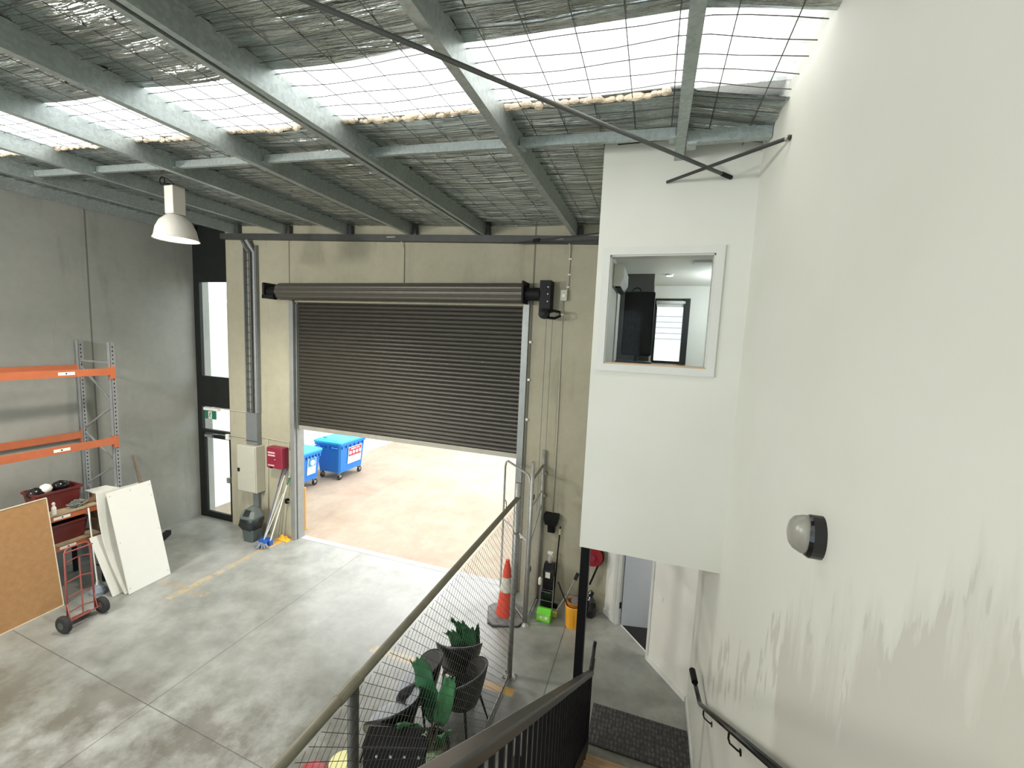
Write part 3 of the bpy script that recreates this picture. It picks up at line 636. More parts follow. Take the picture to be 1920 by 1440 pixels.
# conduits on back wall
CND = mat('painted conduit', (.46, .44, .36), .5, vary=.05)
def conduit(label, pts, r=.011, clips=()):
    t = thing('conduit', label, 'conduit', pts[-1]); B().tube(pts, r, 8).build('pipe', CND, t, smooth=True)
    for c in clips: B().obox(c, (.05, .02, .02)).build('saddle_clip', LBL, t)
conduit('white conduit bending down from beam to the shutter roll middle', [(-4.86, 6.92, 6.39), (-4.68, 6.94, 6.39), (-4.58, 6.97, 6.33), (-4.56, 7.035, 6.2), (-4.55, 7.035, 5.5)])
conduit('pale conduit bending down from beam beside the shutter motor', [(-1.70, 6.92, 6.26), (-1.52, 6.94, 6.26), (-1.43, 6.97, 6.2), (-1.42, 7.03, 6.08), (-1.42, 7.035, 5.42)], .012, ((-1.41, 7.03, 5.95), (-1.41, 7.03, 5.7), (-1.42, 7.03, 5.5)))
t = thing('isolator_box', 'small pale isolator box on wall beside shutter motor', 'box', (-1.47, 7.0, 5.3)); B().box(-1.53, -1.42, 6.97, 7.045, 5.27, 5.45).build('case', PALE, t, bevel=.006); B().box(-1.50, -1.45, 6.96, 6.97, 5.33, 5.38).build('switch_knob', LBL, t)
conduit('thin conduit running down the wall below shutter isolator box', [(-1.49, 7.035, 5.27), (-1.49, 7.035, 5.0), (-1.47, 7.035, 3.2), (-1.47, 7.035, 1.55)], .010, ((-1.49, 7.03, 5.05),))
conduit('thin grey conduit from exit sign to cable tray', [(-9.55, 7.03, 2.74), (-9.1, 7.035, 2.72), (-8.52, 7.035, 2.72)], .010)
conduit('thin grey conduit from entry door strike across to cable duct', [(-9.13, 7.035, 2.12), (-8.5, 7.035, 2.14)], .010)
conduit('thin conduit above red panel to shutter guide', [(-8.12, 7.035, 2.18), (-7.98, 7.035, 2.19), (-7.36, 7.035, 2.17), (-7.34, 7.035, 2.0)], .010)
conduit('thin conduit falling between grey cabinet and red panel', [(-7.96, 7.035, 2.18), (-7.97, 7.035, .55)], .010)
t = thing('chain_catcher', 'black tapered wall box under the thin conduit', 'box', (-1.47, 6.98, 1.3)); B().loft([[(-1.47-w, 7.045-d, z), (-1.47+w, 7.045-d, z), (-1.47+w, 7.045, z), (-1.47-w, 7.045, z)] for z, w, d in ((1.28, .06, .08), (1.42, .065, .09), (1.43, .10, .13), (1.54, .125, .15), (1.62, .125, .15))]).build('hopper', BLKM, t); B().box(-1.52, -1.42, 6.95, 6.965, 1.30, 1.40).build('flap', BLKG, t)
t = thing('wall_hook', 'small black latch on wall left of shutter guide', 'latch', (-7.42, 7.0, .8)); B().box(-7.44, -7.38, 6.98, 7.045, .80, .90).build('block', BLKM, t); B().tube([(-7.38, 7.0, .85), (-7.31, 7.0, .85)], .012, 6).build('pin', PIPE, t)
# ladder tray + duct + cabinet
lt = thing('cable_tray', 'vertical ladder cable tray up the cream back wall', 'cable tray', (-8.3, 7, 2.72))
for x in (-8.49, -8.15): B().box(x-.012, x+.012, 6.97, 7.045, 2.74, 6.35).build('side_rail', DUCT, lt)
for k in range(21): B().box(-8.48, -8.16, 6.98, 6.99, 2.80+k*.17, 2.812+k*.17).build('rung', DSTEEL, lt)
for x, r in ((-8.40, .013), (-8.34, .022), (-8.22, .045)): B().tube([(x, 7.01, 2.74), (x, 7.01, 6.2), (x-.12, 6.94, 6.45)], r, 8).build('cable', [DUCT, DSTEEL, DUCT][(-8.40, -8.34, -8.22).index(x)], lt)
t = thing('cable_duct', 'grey steel cable duct between tray and grey cabinet', 'duct', (-8.3, 7, 2)); B().box(-8.47, -8.15, 6.93, 7.045, 2.03, 2.735).build('duct', DUCT, t, bevel=.004); B().box(-8.475, -8.145, 6.925, 6.93, 2.1, 2.12).build('cover_band', DSTEEL, t)
t = thing('switchboard_cabinet', 'pale grey steel switchboard cabinet mounted on the back wall', 'cabinet', (-8.35, 6.95, .97)); B().box(-8.63, -8.07, 6.83, 7.045, .97, 2.02).build('case', PALE, t, bevel=.006); B().box(-8.61, -8.09, 6.815, 6.83, .99, 2.0).build('door', PALE, t, bevel=.005); B().box(-8.59, -8.54, 6.80, 6.815, 1.42, 1.50).build('lock', BLKM, t)
t = thing('cable_duct', 'narrow grey duct from grey cabinet down to the bin', 'duct', (-8.28, 7, .3)); B().box(-8.36, -8.20, 6.98, 7.045, .3, .965).build('duct', DUCT, t); B().box(-8.37, -8.19, 6.975, 6.98, .5, .52).build('band', DSTEEL, t)
t = thing('fire_alarm_box', 'dark red wall panel with white lettering beside the shutter', 'panel', (-7.58, 6.95, 1.6))
B().box(-7.81, -7.38, 6.86, 7.045, 1.60, 2.06).build('case', REDB, t, bevel=.02); LPK = mat('pink white print', (.75, .55, .56), .5)
for zz, w, h in ((1.945, .20, .034), (1.885, .20, .034), (1.665, .18, .028)):
    bbb = B()
    for k in range(9): bbb.box(-7.765+k*w/9, -7.765+(k+.78)*w/9, 6.856, 6.86, zz-h/2, zz+h/2)
    bbb.build('lettering', LPK, t)
B().lathe([(.012, 0), (.012, .006)], (-7.57, 6.86, 1.80), (0, -1, 0), 10).build('key_lock', LPK, t); B().box(-7.72, -7.64, 6.855, 6.87, 1.60, 1.63).build('catch', BLKM, t)

# ------------------------------------------------------------------ chain link fence, gate, fixed panel
FX = -1.55
fn = thing('chain_link_fence', 'chain link fence with galvanised pipe rails dividing the hall', 'fence', (FX, 3.2, 0))
B().tube([(FX, -.6, 2.52), (FX, 1.92, 2.52), (FX, 5.10, 2.535)], .030, 12).build('top_rail', RAILP, fn, smooth=True)
B().tube([(FX, 1.80, 2.52), (FX, 1.99, 2.52)], .036, 12).build('rail_joiner', RAILP, fn)
B().tube([(FX, .2, .045), (FX, 5.12, .045)], .016, 8).build('bottom_rail', PIPE, fn, smooth=True)
for y, h in ((5.14, 2.74), (1.93, 2.49)):
    B().tube([(FX, y, 0), (FX, y, h)], .034, 14).build('post', PIPE if y > 3 else mat('shade darkened post', (.055, .055, .047), .5, .3), fn, smooth=True); B().box(FX-.09, FX+.09, y-.06, y+.06, 0, .012).build('base_plate', PIPE, fn)  # near post coloured darker than the pipe to offset the lamp light on it
    q = B()
    for sx, sy in ((1, 1), (-1, 1), (1, -1), (-1, -1)): q.lathe([(.011, .012), (.011, .035)], (FX+.07*sx, y+.045*sy, 0), seg=6)
    q.build('base_bolts', PIPE, fn)
for z in (2.53, 2.05, 1.2): B().lathe([(.042, 0), (.042, .03)], (FX, 5.14, z), seg=12).build('rail_clamp', RAILP, fn)
chain_link(B(), (FX+.034, .3, 0), (0, 1, 0), 4.82, .06, 2.49).build('mesh_panel', WIRE, fn)
gp = thing('mesh_gate', 'open tubular mesh gate swung out towards the shutter doorway', 'gate', (-1.65, 6.23, 0))
ga, gb = Vector((-1.70, 6.29, 0)), Vector((-2.36, 6.98, 0)); gd = (gb-ga).normalized(); GL = (gb-ga).length
def gpt(s, z): return ga+gd*s+Vector((0, 0, z))
fr = [gpt(0, .06), gpt(0, 2.34), gpt(.03, 2.43), gpt(.10, 2.47), gpt(GL-.10, 2.47), gpt(GL-.03, 2.43), gpt(GL, 2.34), gpt(GL, .06)]
B().tube(fr, .019, 10, closed=True).build('gate_frame', PIPE, gp, smooth=True); B().tube([gpt(0, 1.38), gpt(GL, 1.38)], .014, 8).build('mid_rail', PIPE, gp)
chain_link(B(), gpt(.01, 0), gd, GL-.02, .08, 2.45, .055, .0014).build('mesh_panel', PIPE, gp)
B().tube([gpt(GL, 1.62)+Vector((.03*math.cos(k*PI/6)+.02, 0, .11*math.sin(k*PI/6))) for k in range(12)], .009, 6, closed=True).build('latch_loop', DSTEEL, gp)
B().tube([(-1.65, 6.23, 0), (-1.65, 6.23, 2.72)], .03, 14).build('hinge_post', PIPE, gp, smooth=True); B().lathe([(.075, 0), (.07, .01), (.045, .03), (.033, .05)], (-1.65, 6.23, 0), seg=16).build('post_foot', PIPE, gp)
for z in (.9, 2.1): B().box(-1.69, -1.62, 6.24, 6.31, z, z+.07).build('hinge', DSTEEL, gp)
fp = thing('mesh_fence', 'fixed mesh panel between the gate post and back wall', 'fence', (-1.66, 6.65, 0))
B().tube([(-1.66, 6.28, 2.42), (-1.67, 7.0, 2.46)], .022, 10).build('top_rail', RAILP, fp); B().tube([(-1.66, 6.28, .05), (-1.67, 7.0, .05)], .014, 8).build('bottom_rail', PIPE, fp); B().tube([(-1.66, 6.28, 1.35), (-1.67, 7.0, 1.75)], .014, 8).build('brace', PIPE, fp); B().tube([(-1.66, 6.28, 1.95), (-1.67, 7.0, 2.0)], .010, 8).build('brace', PIPE, fp)
B().tube([(-1.67, 7.0, 0), (-1.67, 7.0, 2.72)], .03, 12).build('wall_post', PIPE, fp, smooth=True); chain_link(B(), (-1.66, 6.28, 0), (0, 1, 0), .72, .06, 2.42, .055, .0014).build('wire', PIPE, fp)
for z in (1.9, 2.3): B().box(-1.64, -1.61, 6.97, 7.045, z, z+.04).build('wall_bracket', PIPE, fp)

# ------------------------------------------------------------------ traffic cone
CO = mat('orange red cone', (.72, .065, .03), .5, vary=.06); CW = mat('dirty reflective white', (.62, .60, .52), .55, vary=.25, scale=10); CBK = mat('dusty black base', (.17, .17, .165), .7, vary=.4, scale=9)
cx, cy = -2.03, 6.33
t = thing('traffic_cone', 'orange and white traffic cone on a grey rubber base behind fence', 'cone', (cx, cy, 0))
def oct_(w, c): return [(w-c, -w), (w, -w+c), (w, w-c), (w-c, w), (-w+c, w), (-w, w-c), (-w, -w+c), (-w+c, -w)]
m = Matrix.Rotation(R(20), 3, 'Z')
B().loft([[Vector((cx, cy, z))+m @ Vector((x*s, y*s, 0)) for x, y in oct_(.29, .09)] for z, s in ((.003, 1), (.04, .98), (.055, .6))]).build('base', CBK, t); B().loft([[Vector((cx, cy, z))+m @ Vector((x, y, 0)) for x, y in oct_(.295, .09)] for z in (.0, .02)]).build('base_edge', RUB, t)
def rc(z): return .165-.128*z
def ring(z0, z1, n, mm): B().lathe([(rc(z0), z0), (rc(z1), z1)], (cx, cy, 0), seg=28).build(n, mm, t, smooth=False)
ring(.05, .46, 'lower_cone', CO); ring(.46, .70, 'white_band', CW); ring(.70, .90, 'upper_cone', CO)
B().lathe([(.042, .90), (.042, .93), (.034, .935), (.034, .985), (.028, .99)], (cx, cy, 0), seg=20).build('tip', CO, t)

# ------------------------------------------------------------------ cleaning corner by the back wall
tx, ty = -1.43, 6.78
t = thing('cleaning_machine', 'tall black cleaning trolley with white label against the back wall', 'trolley', (tx, ty, 0))
B().box(tx-.10, tx+.10, ty-.09, ty+.16, 0, .36).build('lower_tank', BLKG, t, bevel=.015); B().box(tx-.085, tx+.085, ty-.05, ty+.15, .37, .55).build('middle_tank', BLKM, t, bevel=.015); B().prism([(ty-.06, .56), (ty+.12, .56), (ty+.12, .80), (ty+.02, .80), (ty-.06, .70)], 'yz', tx-.09, tx+.09).build('head', BLKG, t, bevel=.01)
B().hexa([(tx+sx*.04, ty-.062+(.04 if z > .67 else 0)*0, z) for z in (.60, .69) for sx, _ in ((-1, 0), (1, 0))] + [(tx+sx*.04, ty-.066, z) for z in (.60, .69) for sx in (-1, 1)]) if False else None
B().box(tx-.04, tx+.04, ty-.064, ty-.060, .59, .69).build('label_sticker', LBL, t)
for s in (-1, 1): B().tube([(tx+.115*s, ty-.10, 0), (tx+.115*s, ty-.08, .25), (tx+.10*s, ty, .60)], .007, 6).build('side_frame', DUCT, t)
B().tube([(tx-.115, ty-.1, .2), (tx+.115, ty-.1, .2)], .006, 6).build('cross_bar', DUCT, t); B().lathe([(.025, 0), (.03, .05), (.028, .1), (.012, .13)], (tx-.125, ty-.08, .46), seg=12).build('side_bottle', LBL, t)
t = thing('spray_bottle', 'white trigger spray bottle on top of the black trolley', 'bottle', (tx, ty+.07, .80))
B().lathe([(.032, .80), (.034, .85), (.03, .89), (.013, .92), (.013, .95)], (tx, ty+.07, 0), seg=16).build('bottle', mat('clear bottle plastic', (.45, .45, .42), .25, vary=.05), t, smooth=True); B().prism([(tx-.025, .95), (tx+.025, .95), (tx+.045, .985), (tx+.05, 1.0), (tx-.045, 1.0), (tx-.05, .975)], 'xz', ty+.055, ty+.085).build('trigger_head', LBL, t); B().obox((tx+.028, ty+.07, .93), (.008, .015, .05), (0, R(-20), 0)).build('trigger', LBL, t)
LIME = mat('lime green plastic', (.14, .62, .03), .4, vary=.05)
t = thing('dustpan', 'lime green lobby dustpan standing in front of the black trolley', 'dustpan', (-1.40, 6.47, 0))
B().prism([(6.40, 0), (6.56, 0), (6.56, .17), (6.48, .20), (6.41, .13)], 'yz', -1.52, -1.28).build('pan', LIME, t, bevel=.012); B().box(-1.50, -1.30, 6.40, 6.405, .035, .12).build('front_recess', mat('pale lime', (.35, .68, .14), .5), t); q = B(); q.box(-1.46, -1.42, 6.397, 6.402, .07, .10).box(-1.37, -1.33, 6.397, 6.402, .065, .10); q.build('white_marks', LBL, t)
B().tube([(-1.51, 6.55, .15), (-1.50, 6.60, .45), (-1.30, 6.60, .45), (-1.29, 6.55, .15)], .006, 6).build('wire_handle', DUCT, t)
t = thing('broom', 'thin black pole broom leaning against cream back wall', 'broom', (-1.33, 6.85, 0)); B().tube([(-1.34, 6.86, .03), (-1.315, 6.99, 1.34)], .012, 8).build('handle', BLK, t); B().tube([(-1.317, 6.98, 1.27), (-1.314, 6.995, 1.37)], .015, 8).build('pale_grip', mat('pale yellow grip', (.62, .58, .30), .5), t); B().tube([(-1.314, 6.995, 1.37), (-1.313, 7.0, 1.41)], .012, 8).build('hanging_tip', BLK, t); B().box(-1.42, -1.26, 6.83, 6.89, 0, .06).build('brush_head', BLKM, t)
t = thing('scrubbing_brush', 'grey handled brush with yellow head leaning by the yellow bucket', 'brush', (-1.25, 6.62, 0)); B().tube([(-1.25, 6.62, .06), (-1.08, 6.78, .36), (-.98, 6.93, .58)], .014, 8).build('handle', mat('khaki grey handle', (.23, .23, .18), .5), t); B().bar((-.99, 6.91, .55), (-.955, 6.97, .65), .05, .03).build('top_brush', BLKM, t); B().box(-1.36, -1.21, 6.59, 6.67, 0, .085).build('yellow_head', mat('dull yellow brush', (.50, .50, .12), .6), t, bevel=.01)
YEL = mat('yellow bucket plastic', (.78, .36, .02), .4, vary=.05); bx_, by_ = -.93, 6.52
t = thing('mop_bucket', 'yellow round mop bucket with wringer beside the black column', 'bucket', (bx_, by_, 0))
B().lathe([(.0, .0), (.118, .0), (.135, .35), (.142, .36), (.135, .37), (.125, .36), (.108, .03), (0, .03)], (bx_, by_, 0), seg=28).build('pail', YEL, t, smooth=False); B().lathe([(.11, .37), (.115, .42), (.105, .43), (.095, .42), (.09, .34), (.02, .30)], (bx_, by_, 0), seg=24).build('wringer', mat('amber wringer', (.36, .14, .03), .45), t); B().tube([(bx_-.13, by_, .38), (bx_-.10, by_+.02, .50), (bx_+.10, by_+.02, .50), (bx_+.13, by_, .38)], .006, 6).build('bail_handle', DSTEEL, t); B().box(bx_+.02, bx_+.025, by_-.14, by_-.12, .05, .30).build('seam', YEL, t)
t = thing('mop', 'black handled mop standing in the yellow bucket', 'mop', (bx_, by_, .05)); B().tube([(bx_, by_, .1), (bx_-.25, by_+.2, .42), (bx_-.33, by_+.3, .50)], .012, 8).build('handle', BLKM, t); B().lathe([(.06, .33), (.07, .40), (.05, .46), (.02, .50)], (bx_+.02, by_, 0), seg=14, sx=1.1).build('mop_head', mat('wet grey strands', (.16, .15, .14), .8, vary=.4, scale=40), t)
t = thing('black_sack', 'small tied black sack on the floor behind black column', 'bag', (-.70, 6.85, 0)); B().lathe([(.04, 0), (.10, .03), (.115, .15), (.09, .28), (.03, .36), (.05, .42), (.02, .46)], (-.70, 6.85, 0), seg=14, sx=1., sy=.8).build('sack', BLKG, t); B().tube([(-.70, 6.85, .36), (-.66, 6.82, .45)], .02, 6).build('knot', BLKG, t)
hx, hz = -.72, 1.04
t = thing('fire_hose_reel', 'red fire hose reel with black hose on the back wall', 'hose reel', (hx, 6.9, hz)); B().lathe([(.17, 0), (.17, .02), (.09, .03), (.09, .12), (.17, .13), (.17, .15)], (hx, 6.88, hz), (0, 1, 0), 28).build('drum', mat('hose reel red', (.26, .012, .018), .4), t); B().lathe([(.05, 0), (.05, .06)], (hx, 6.82, hz), (0, 1, 0), 14).build('hub', REDB, t); B().tube([(hx+.175*math.cos(a), 6.92, hz+.175*math.sin(a)) for a in [R(80-k*15) for k in range(10)]] + [(hx-.02, 6.93, hz-.52)], .016, 8).build('hose', BLKM, t, smooth=True); B().box(hx-.2, hx-.05, 7.0, 7.045, hz-.1, hz+.1).build('wall_bracket', REDB, t)

# ------------------------------------------------------------------ mops, bin and cloth by the shutter
wbx, wby = -8.02, 6.66
BIN = mat('grey green bin plastic', (.075, .095, .09), .5); BAGP = mat('black bin liner', (.017, .021, .02), .35, vary=.3, scale=14)
t = thing('waste_bin', 'grey plastic waste bin with a black liner hanging over', 'bin', (wbx, wby, 0))
def rrect(cx, cy, z, w, d, c=.03): return [(cx+sx*(w-(c if k else 0)), cy+sy*(d-(0 if k else c)), z) for sx, sy, ks in ((1, -1, (1, 0)), (1, 1, (0, 1)), (-1, 1, (1, 0)), (-1, -1, (0, 1))) for k in ks]
B().loft([rrect(wbx, wby, 0, .135, .12), rrect(wbx, wby, .52, .175, .155)]).build('body', BIN, t)
B().loft([rrect(wbx, wby, .27, .16, .15, .05), rrect(wbx-.03, wby-.01, .36, .215, .17, .06), rrect(wbx, wby, .46, .21, .18, .06), rrect(wbx, wby, .53, .19, .17, .05)]).build('liner', BAGP, t, smooth=True)
B().loft([rrect(wbx+.0, wby, .52, .195, .175, .05), rrect(wbx, wby, .56, .195, .175, .05), rrect(wbx-.01, wby+.02, .67, .15, .13, .06), rrect(wbx-.02, wby+.05, .74, .05, .05, .03)]).build('lid', mat('lighter bin lid', (.12, .145, .135), .5), t); B().hexa([(wbx-.05, wby-.19, .60), (wbx+.09, wby-.17, .60), (wbx+.08, wby-.1, .70), (wbx-.06, wby-.1, .70), (wbx-.05, wby-.185, .605), (wbx+.09, wby-.165, .605), (wbx+.08, wby-.09, .705), (wbx-.06, wby-.09, .705)]).build('swing_flap', BAGP, t)
SILV = mat('bare aluminium handle', (.62, .63, .60), .35, .5); BLUM = mat('blue mop plastic', (.015, .10, .42), .45); STR = mat('grey blue mop strands', (.22, .24, .28), .9, vary=.5, scale=60, stretch=(4, 4, .5))
def mop(label, a, b, head, hm, tip=None, tm=None, r=.012, fl=True):
    t = thing('mop', label, 'mop', (a[0], a[1], 0)); B().tube([a, b], r, 8).build('handle', hm, t)
    if tip: B().tube([Vector(b).lerp(Vector(a), tip[0]), Vector(b).lerp(Vector(a), tip[1])], r*1.35, 8).build('grip', tm, t)
    head(t, a)
def strands(t, a):
    q = B(); rr = random.Random(2)
    for k in range(34):
        an = rr.uniform(0, 2*PI); L = rr.uniform(.1, .2)
        q.tube([(a[0]+.02*math.cos(an), a[1]+.02*math.sin(an), .10), (a[0]+L*.6*math.cos(an), a[1]+L*.5*math.sin(an), .07), (a[0]+L*math.cos(an), a[1]+L*.7*math.sin(an), .012)], [.012, .016, .012], 6)
    q.build('strands', STR, t); B().box(a[0]-.09, a[0]+.09, a[1]-.03, a[1]+.03, .08, .15).build('mop_clamp', BLUM, t)
def flat(t, a): B().box(a[0]-.05, a[0]+.16, a[1]-.05, a[1]+.05, .01, .09).build('flat_head', BLUM, t, bevel=.02)
mop('grey strand mop with silver handle leaning by the red panel', (-7.56, 6.52, .08), (-7.40, 7.02, 1.60), strands, SILV, (0, .10), mat('purple grey grip', (.10, .09, .16), .5))
mop('silver handled mop with green grip nearest the shutter', (-7.48, 6.62, .06), (-7.335, 7.02, 1.42), lambda t, a: B().box(a[0]-.05, a[0]+.04, a[1]-.04, a[1]+.04, .0, .10).build('socket', BLUM, t), mat('white mop handle', (.78, .79, .72), .4), (.02, .13), mat('green grip', (.03, .20, .11), .5), .013)
mop('blue flat mop with dark handle behind the strand mop', (-7.74, 6.70, .06), (-7.49, 7.02, 1.66), flat, mat('slate handle', (.17, .18, .24), .45), (0, .3), MATS['purple grey grip'])
mop('thin white handled mop between strand mop and bin', (-7.66, 6.66, .1), (-7.52, 7.02, 1.0), lambda t, a: B().box(a[0]-.05, a[0]+.06, a[1]-.04, a[1]+.04, .0, .12).build('socket', BLUM, t), LBL, None, None, .009)
YCL = mat('yellow cloth', (.85, .42, .03), .9, vary=.25, scale=20); rr = random.Random(9); q = B()
q.grid(lambda u, v: (-7.42+.34*u-.17, 6.90+.16*v-.06, .004+.11*math.sin(PI*u)*math.sin(PI*v)*(0.6+.4*math.sin(9*u+3*v)*math.cos(7*v)) + .015*math.sin(23*u)*math.sin(19*v)*math.sin(PI*u)), 22, 14)
tag(q.build('cleaning_cloth', YCL, smooth=True, solid=.006), 'crumpled yellow cloth on the floor at shutter guide', 'cloth')

# ------------------------------------------------------------------ outside yard
def yardobj(o): return struct(o)
struct(B().box(-30, 25, YB+.06, 45, -.35, -.003).build('yard_ground', YARD, base=(0, 0, -.35)))
struct(B().box(-10.65, -10.35, 7.25, 30, -.003, 5.2).build('trim_8', EXTW, base=(0, 0, 0)))
ob = thing('building', 'pale clad building across the yard seen through office window', 'building', (-2, 26, 0))
CLAD = mat('pale blue cladding', (.62, .70, .74), .6, vary=.03); B().box(-16, 22, 26, 27, 4.4, 7.0).build('upper_cladding', CLAD, ob); B().box(-16, 22, 26.02, 27, 0, 4.4).build('lower_wall', mat('cream rendered wall', (.72, .73, .66), .7), ob)
for k in range(5): B().box(-.6, 1.9, 25.97, 26, 5.0+.32*k, 5.04+.32*k).build('louvre', DUCT, ob)
B().box(-16, 22, 25.95, 26.02, 3.05, 3.15).build('band', DSTEEL, ob); q = B()
for k in range(8): q.box(-3+k*.9, -2.97+k*.9, 25.98, 26.03, 1.2, 3.0)
q.build('fence_lines', DUCT, ob); B().box(1.0, 2.4, 25.95, 26.02, .2, 2.6).build('door', CLAD, ob)
def wheelie(name, label, cx, cy, w, d, h, sticker):
    # w along X (depth towards wall), d along Y
    t = thing(name, label, 'bin', (cx, cy, 0), 'blue wheeled bins in the yard')
    def rc(z, e, c=.05): return [(cx+sx*(w/2+e-(c if k else 0)), cy+sy*(d/2+e-(0 if k else c)), z) for sx, sy, ks in ((1, -1, (1, 0)), (1, 1, (0, 1)), (-1, 1, (1, 0)), (-1, -1, (0, 1))) for k in ks]
    B().loft([rc(.24, -.07), rc(h-.16, 0), rc(h-.16, .03), rc(h-.08, .03)]).build('body', BLUE, t)
    B().loft([rc(h-.08, .05), rc(h-.03, .045), rc(h+.02, -.06), rc(h+.035, -.2)]).build('lid', BLUEL, t)
    for k in range(4): B().box(cx-w*.32+k*w*.2-.02, cx-w*.32+k*w*.2+.02, cy-d/2-.045, cy-d/2-.0, h-.24, h-.15).build('rib', BLUE, t)
    for k in range(6): B().box(cx+w/2+.0, cx+w/2+.045, cy-d*.42+k*d*.16-.02, cy-d*.42+k*d*.16+.02, h-.24, h-.15).build('rib', BLUE, t)
    for sx in (-.32, .32): B().tube([(cx+sx*w-.09, cy-d/2-.01, h-.2), (cx+sx*w-.09, cy-d/2-.07, h-.2), (cx+sx*w+.09, cy-d/2-.07, h-.2), (cx+sx*w+.09, cy-d/2-.01, h-.2)], .022, 8).build('handle', BLUE, t)
    for sy in (-.35, .3): B().box(cx-w*.3, cx-w*.2, cy+sy*d-.03, cy+sy*d+.03, h+.0, h+.06).build('lid_hinge', BLUEL, t)
    for sx in (-1, 1):
        for sy in (-1, 1):
            x, y = cx+sx*(w/2-.14), cy+sy*(d/2-.14)
            c = B().box(x-.035, x+.035, y-.05, y+.05, .16, .26).box(x-.035, x-.027, y-.03, y+.05, .08, .2).box(x+.027, x+.035, y-.03, y+.05, .08, .2).build('caster', PIPE, t)
            B().lathe([(.02, -.024), (.085, -.024), (.09, -.015), (.09, .015), (.085, .024), (.02, .024)], (x, y+.02, .09), (1, 0, 0), 18).build('wheel', RUB, c)
    return t
cx, cy, w, d, h = -9.36, 11.0, .95, 1.20, 1.25
t = wheelie('wheeled_bin', 'large blue wheeled bin with red and white sticker in the yard', cx, cy, w, d, h, 1)
X0 = cx+w/2
def stk(b, y0, y1, z0, z1, e=.0): return b.hexa([(X0-.045+.062*(z-.4)/.7+dx+e, y, z) for z in (z0, z1) for dx, y in ((.0, y0), (.012, y0), (.012, y1), (.0, y1))])
RED = mat('sticker red', (.72, .03, .07), .5); stk(B(), cy-.22, cy+.40, .46, 1.0).build('sticker', LBL, t); stk(B(), cy-.20, cy+.385, .70, .975, .004).build('sticker_red_field', RED, t)
q = B()
for k in range(4): q.lathe([(.058, 0), (.058, .004)], (X0-.045+.062*.42/.7+.018, cy-.13+k*.15, .81), (1, 0, .0), 18)
q.build('sticker_discs', LBL, t)
q = B()
for k in range(12):
    if k != 7: stk(q, cy-.12+k*.035, cy-.12+k*.035+.027, .905, .945, .007)
q.build('sticker_title', LBL, t)
q = B()
for k, (a, b_) in enumerate(((-.10, .28), (-.10, .22), (-.05, .2))): stk(q, cy+a, cy+b_, .64-k*.05, .652-k*.05, .004)
q.build('sticker_small_print', DUCT, t)
cx, cy, w, d, h = -9.62, 9.62, .80, .75, 1.15
t = wheelie('wheeled_bin', 'smaller blue wheeled bin half hidden behind shutter guide', cx, cy, w, d, h, 0); X0 = cx+w/2
stk(B(), cy-.15, cy+.17, .42, .92).build('sticker', LBL, t); stk(B(), cy-.13, cy+.15, .66, .90, .004).build('sticker_blue_field', mat('sticker blue', (.04, .30, .55), .5), t); B().lathe([(.085, 0), (.085, .004)], (X0-.045+.062*.38/.7+.018, cy+.03, .77), (1, 0, 0), 18).build('sticker_disc', LBL, t)
t = thing('bollard', 'thin yellow post outside beside the shutter guide', 'post', (-7.18, 7.6, 0)); B().tube([(-7.40, 7.5, 0), (-7.40, 7.5, 1.0)], .03, 12).build('tube', YEL, t); B().lathe([(.05, 0), (.05, .02)], (-7.40, 7.5, 0), seg=12).build('foot', YEL, t)

# ------------------------------------------------------------------ pallet rack on the left wall
t = thing('pallet_rack', 'tall grey pallet rack with orange beams along left wall', 'rack', (-9.65, 3.5, 0))
RG = mat('rack grey', (.27, .285, .285), .45, .3, .1); RY = 4.92; RX0, RX1 = -10.1, -9.2
for yy in (RY, 1.9):
    for x in (RX0, RX1):
        p = B(); s = 1 if x == RX0 else -1
        p.box(x-.045, x+.045, yy-.035, yy-.031, 0, 4.24).box(x-.045, x-.041, yy-.035, yy+.035, 0, 4.24).box(x+.041, x+.045, yy-.035, yy+.035, 0, 4.24)
        p.build('upright', RG, t)
        h = B(); k = 0
        while k < 55:
            z = .2+k*.073
            h.box(x+.0455, x+.0465, yy-.008, yy+.008, z, z+.03); k += 1
        h.build('slots', BLKM, t)
        B().box(x-.06, x+.06, yy-.06, yy+.06, 0, .008).build('foot_plate', RG, t)
    zz = [.3, .9, 1.5, 2.02, 2.56, 3.12, 3.80]
    for i, (a, b) in enumerate(zip(zz, zz[1:])):
        xa, xb = (RX0, RX1) if i % 2 == 0 else (RX1, RX0); B().bar((xa, yy, a+.02), (xb, yy, b-.02), .03, .02, (0, 1, 0)).build('diagonal_brace', RG, t)
    for z in (.25, 3.62): B().bar((RX0, yy, z+.25*(z > 1)), (RX1, yy, z+.25*(z > 1)), .03, .02, (0, 1, 0)).build('horizontal_brace', RG, t)
for z in (3.72, 2.46):
    for x, s in ((RX1, 1), (RX0, -1)):
        B().box(x+.005*s, x+.055*s, 1.93, RY-.01, z-.06, z+.06).build('beam', ORANGE, t); B().box(x+.0*s, x+.06*s, RY-.05, RY+.02, z-.13, z+.09).build('beam_connector', ORANGE, t)
    B().box(RX1+.055, RX1+.057, 4.05+.12*(z > 3), 4.26+.12*(z > 3), z-.025, z+.025).build('load_label', LBL, t); B().lathe([(.013, 0), (.013, .002)], (RX1+.057, 4.15+.12*(z > 3), z), (1, 0, 0), 10).build('label_mark', BLKM, t)
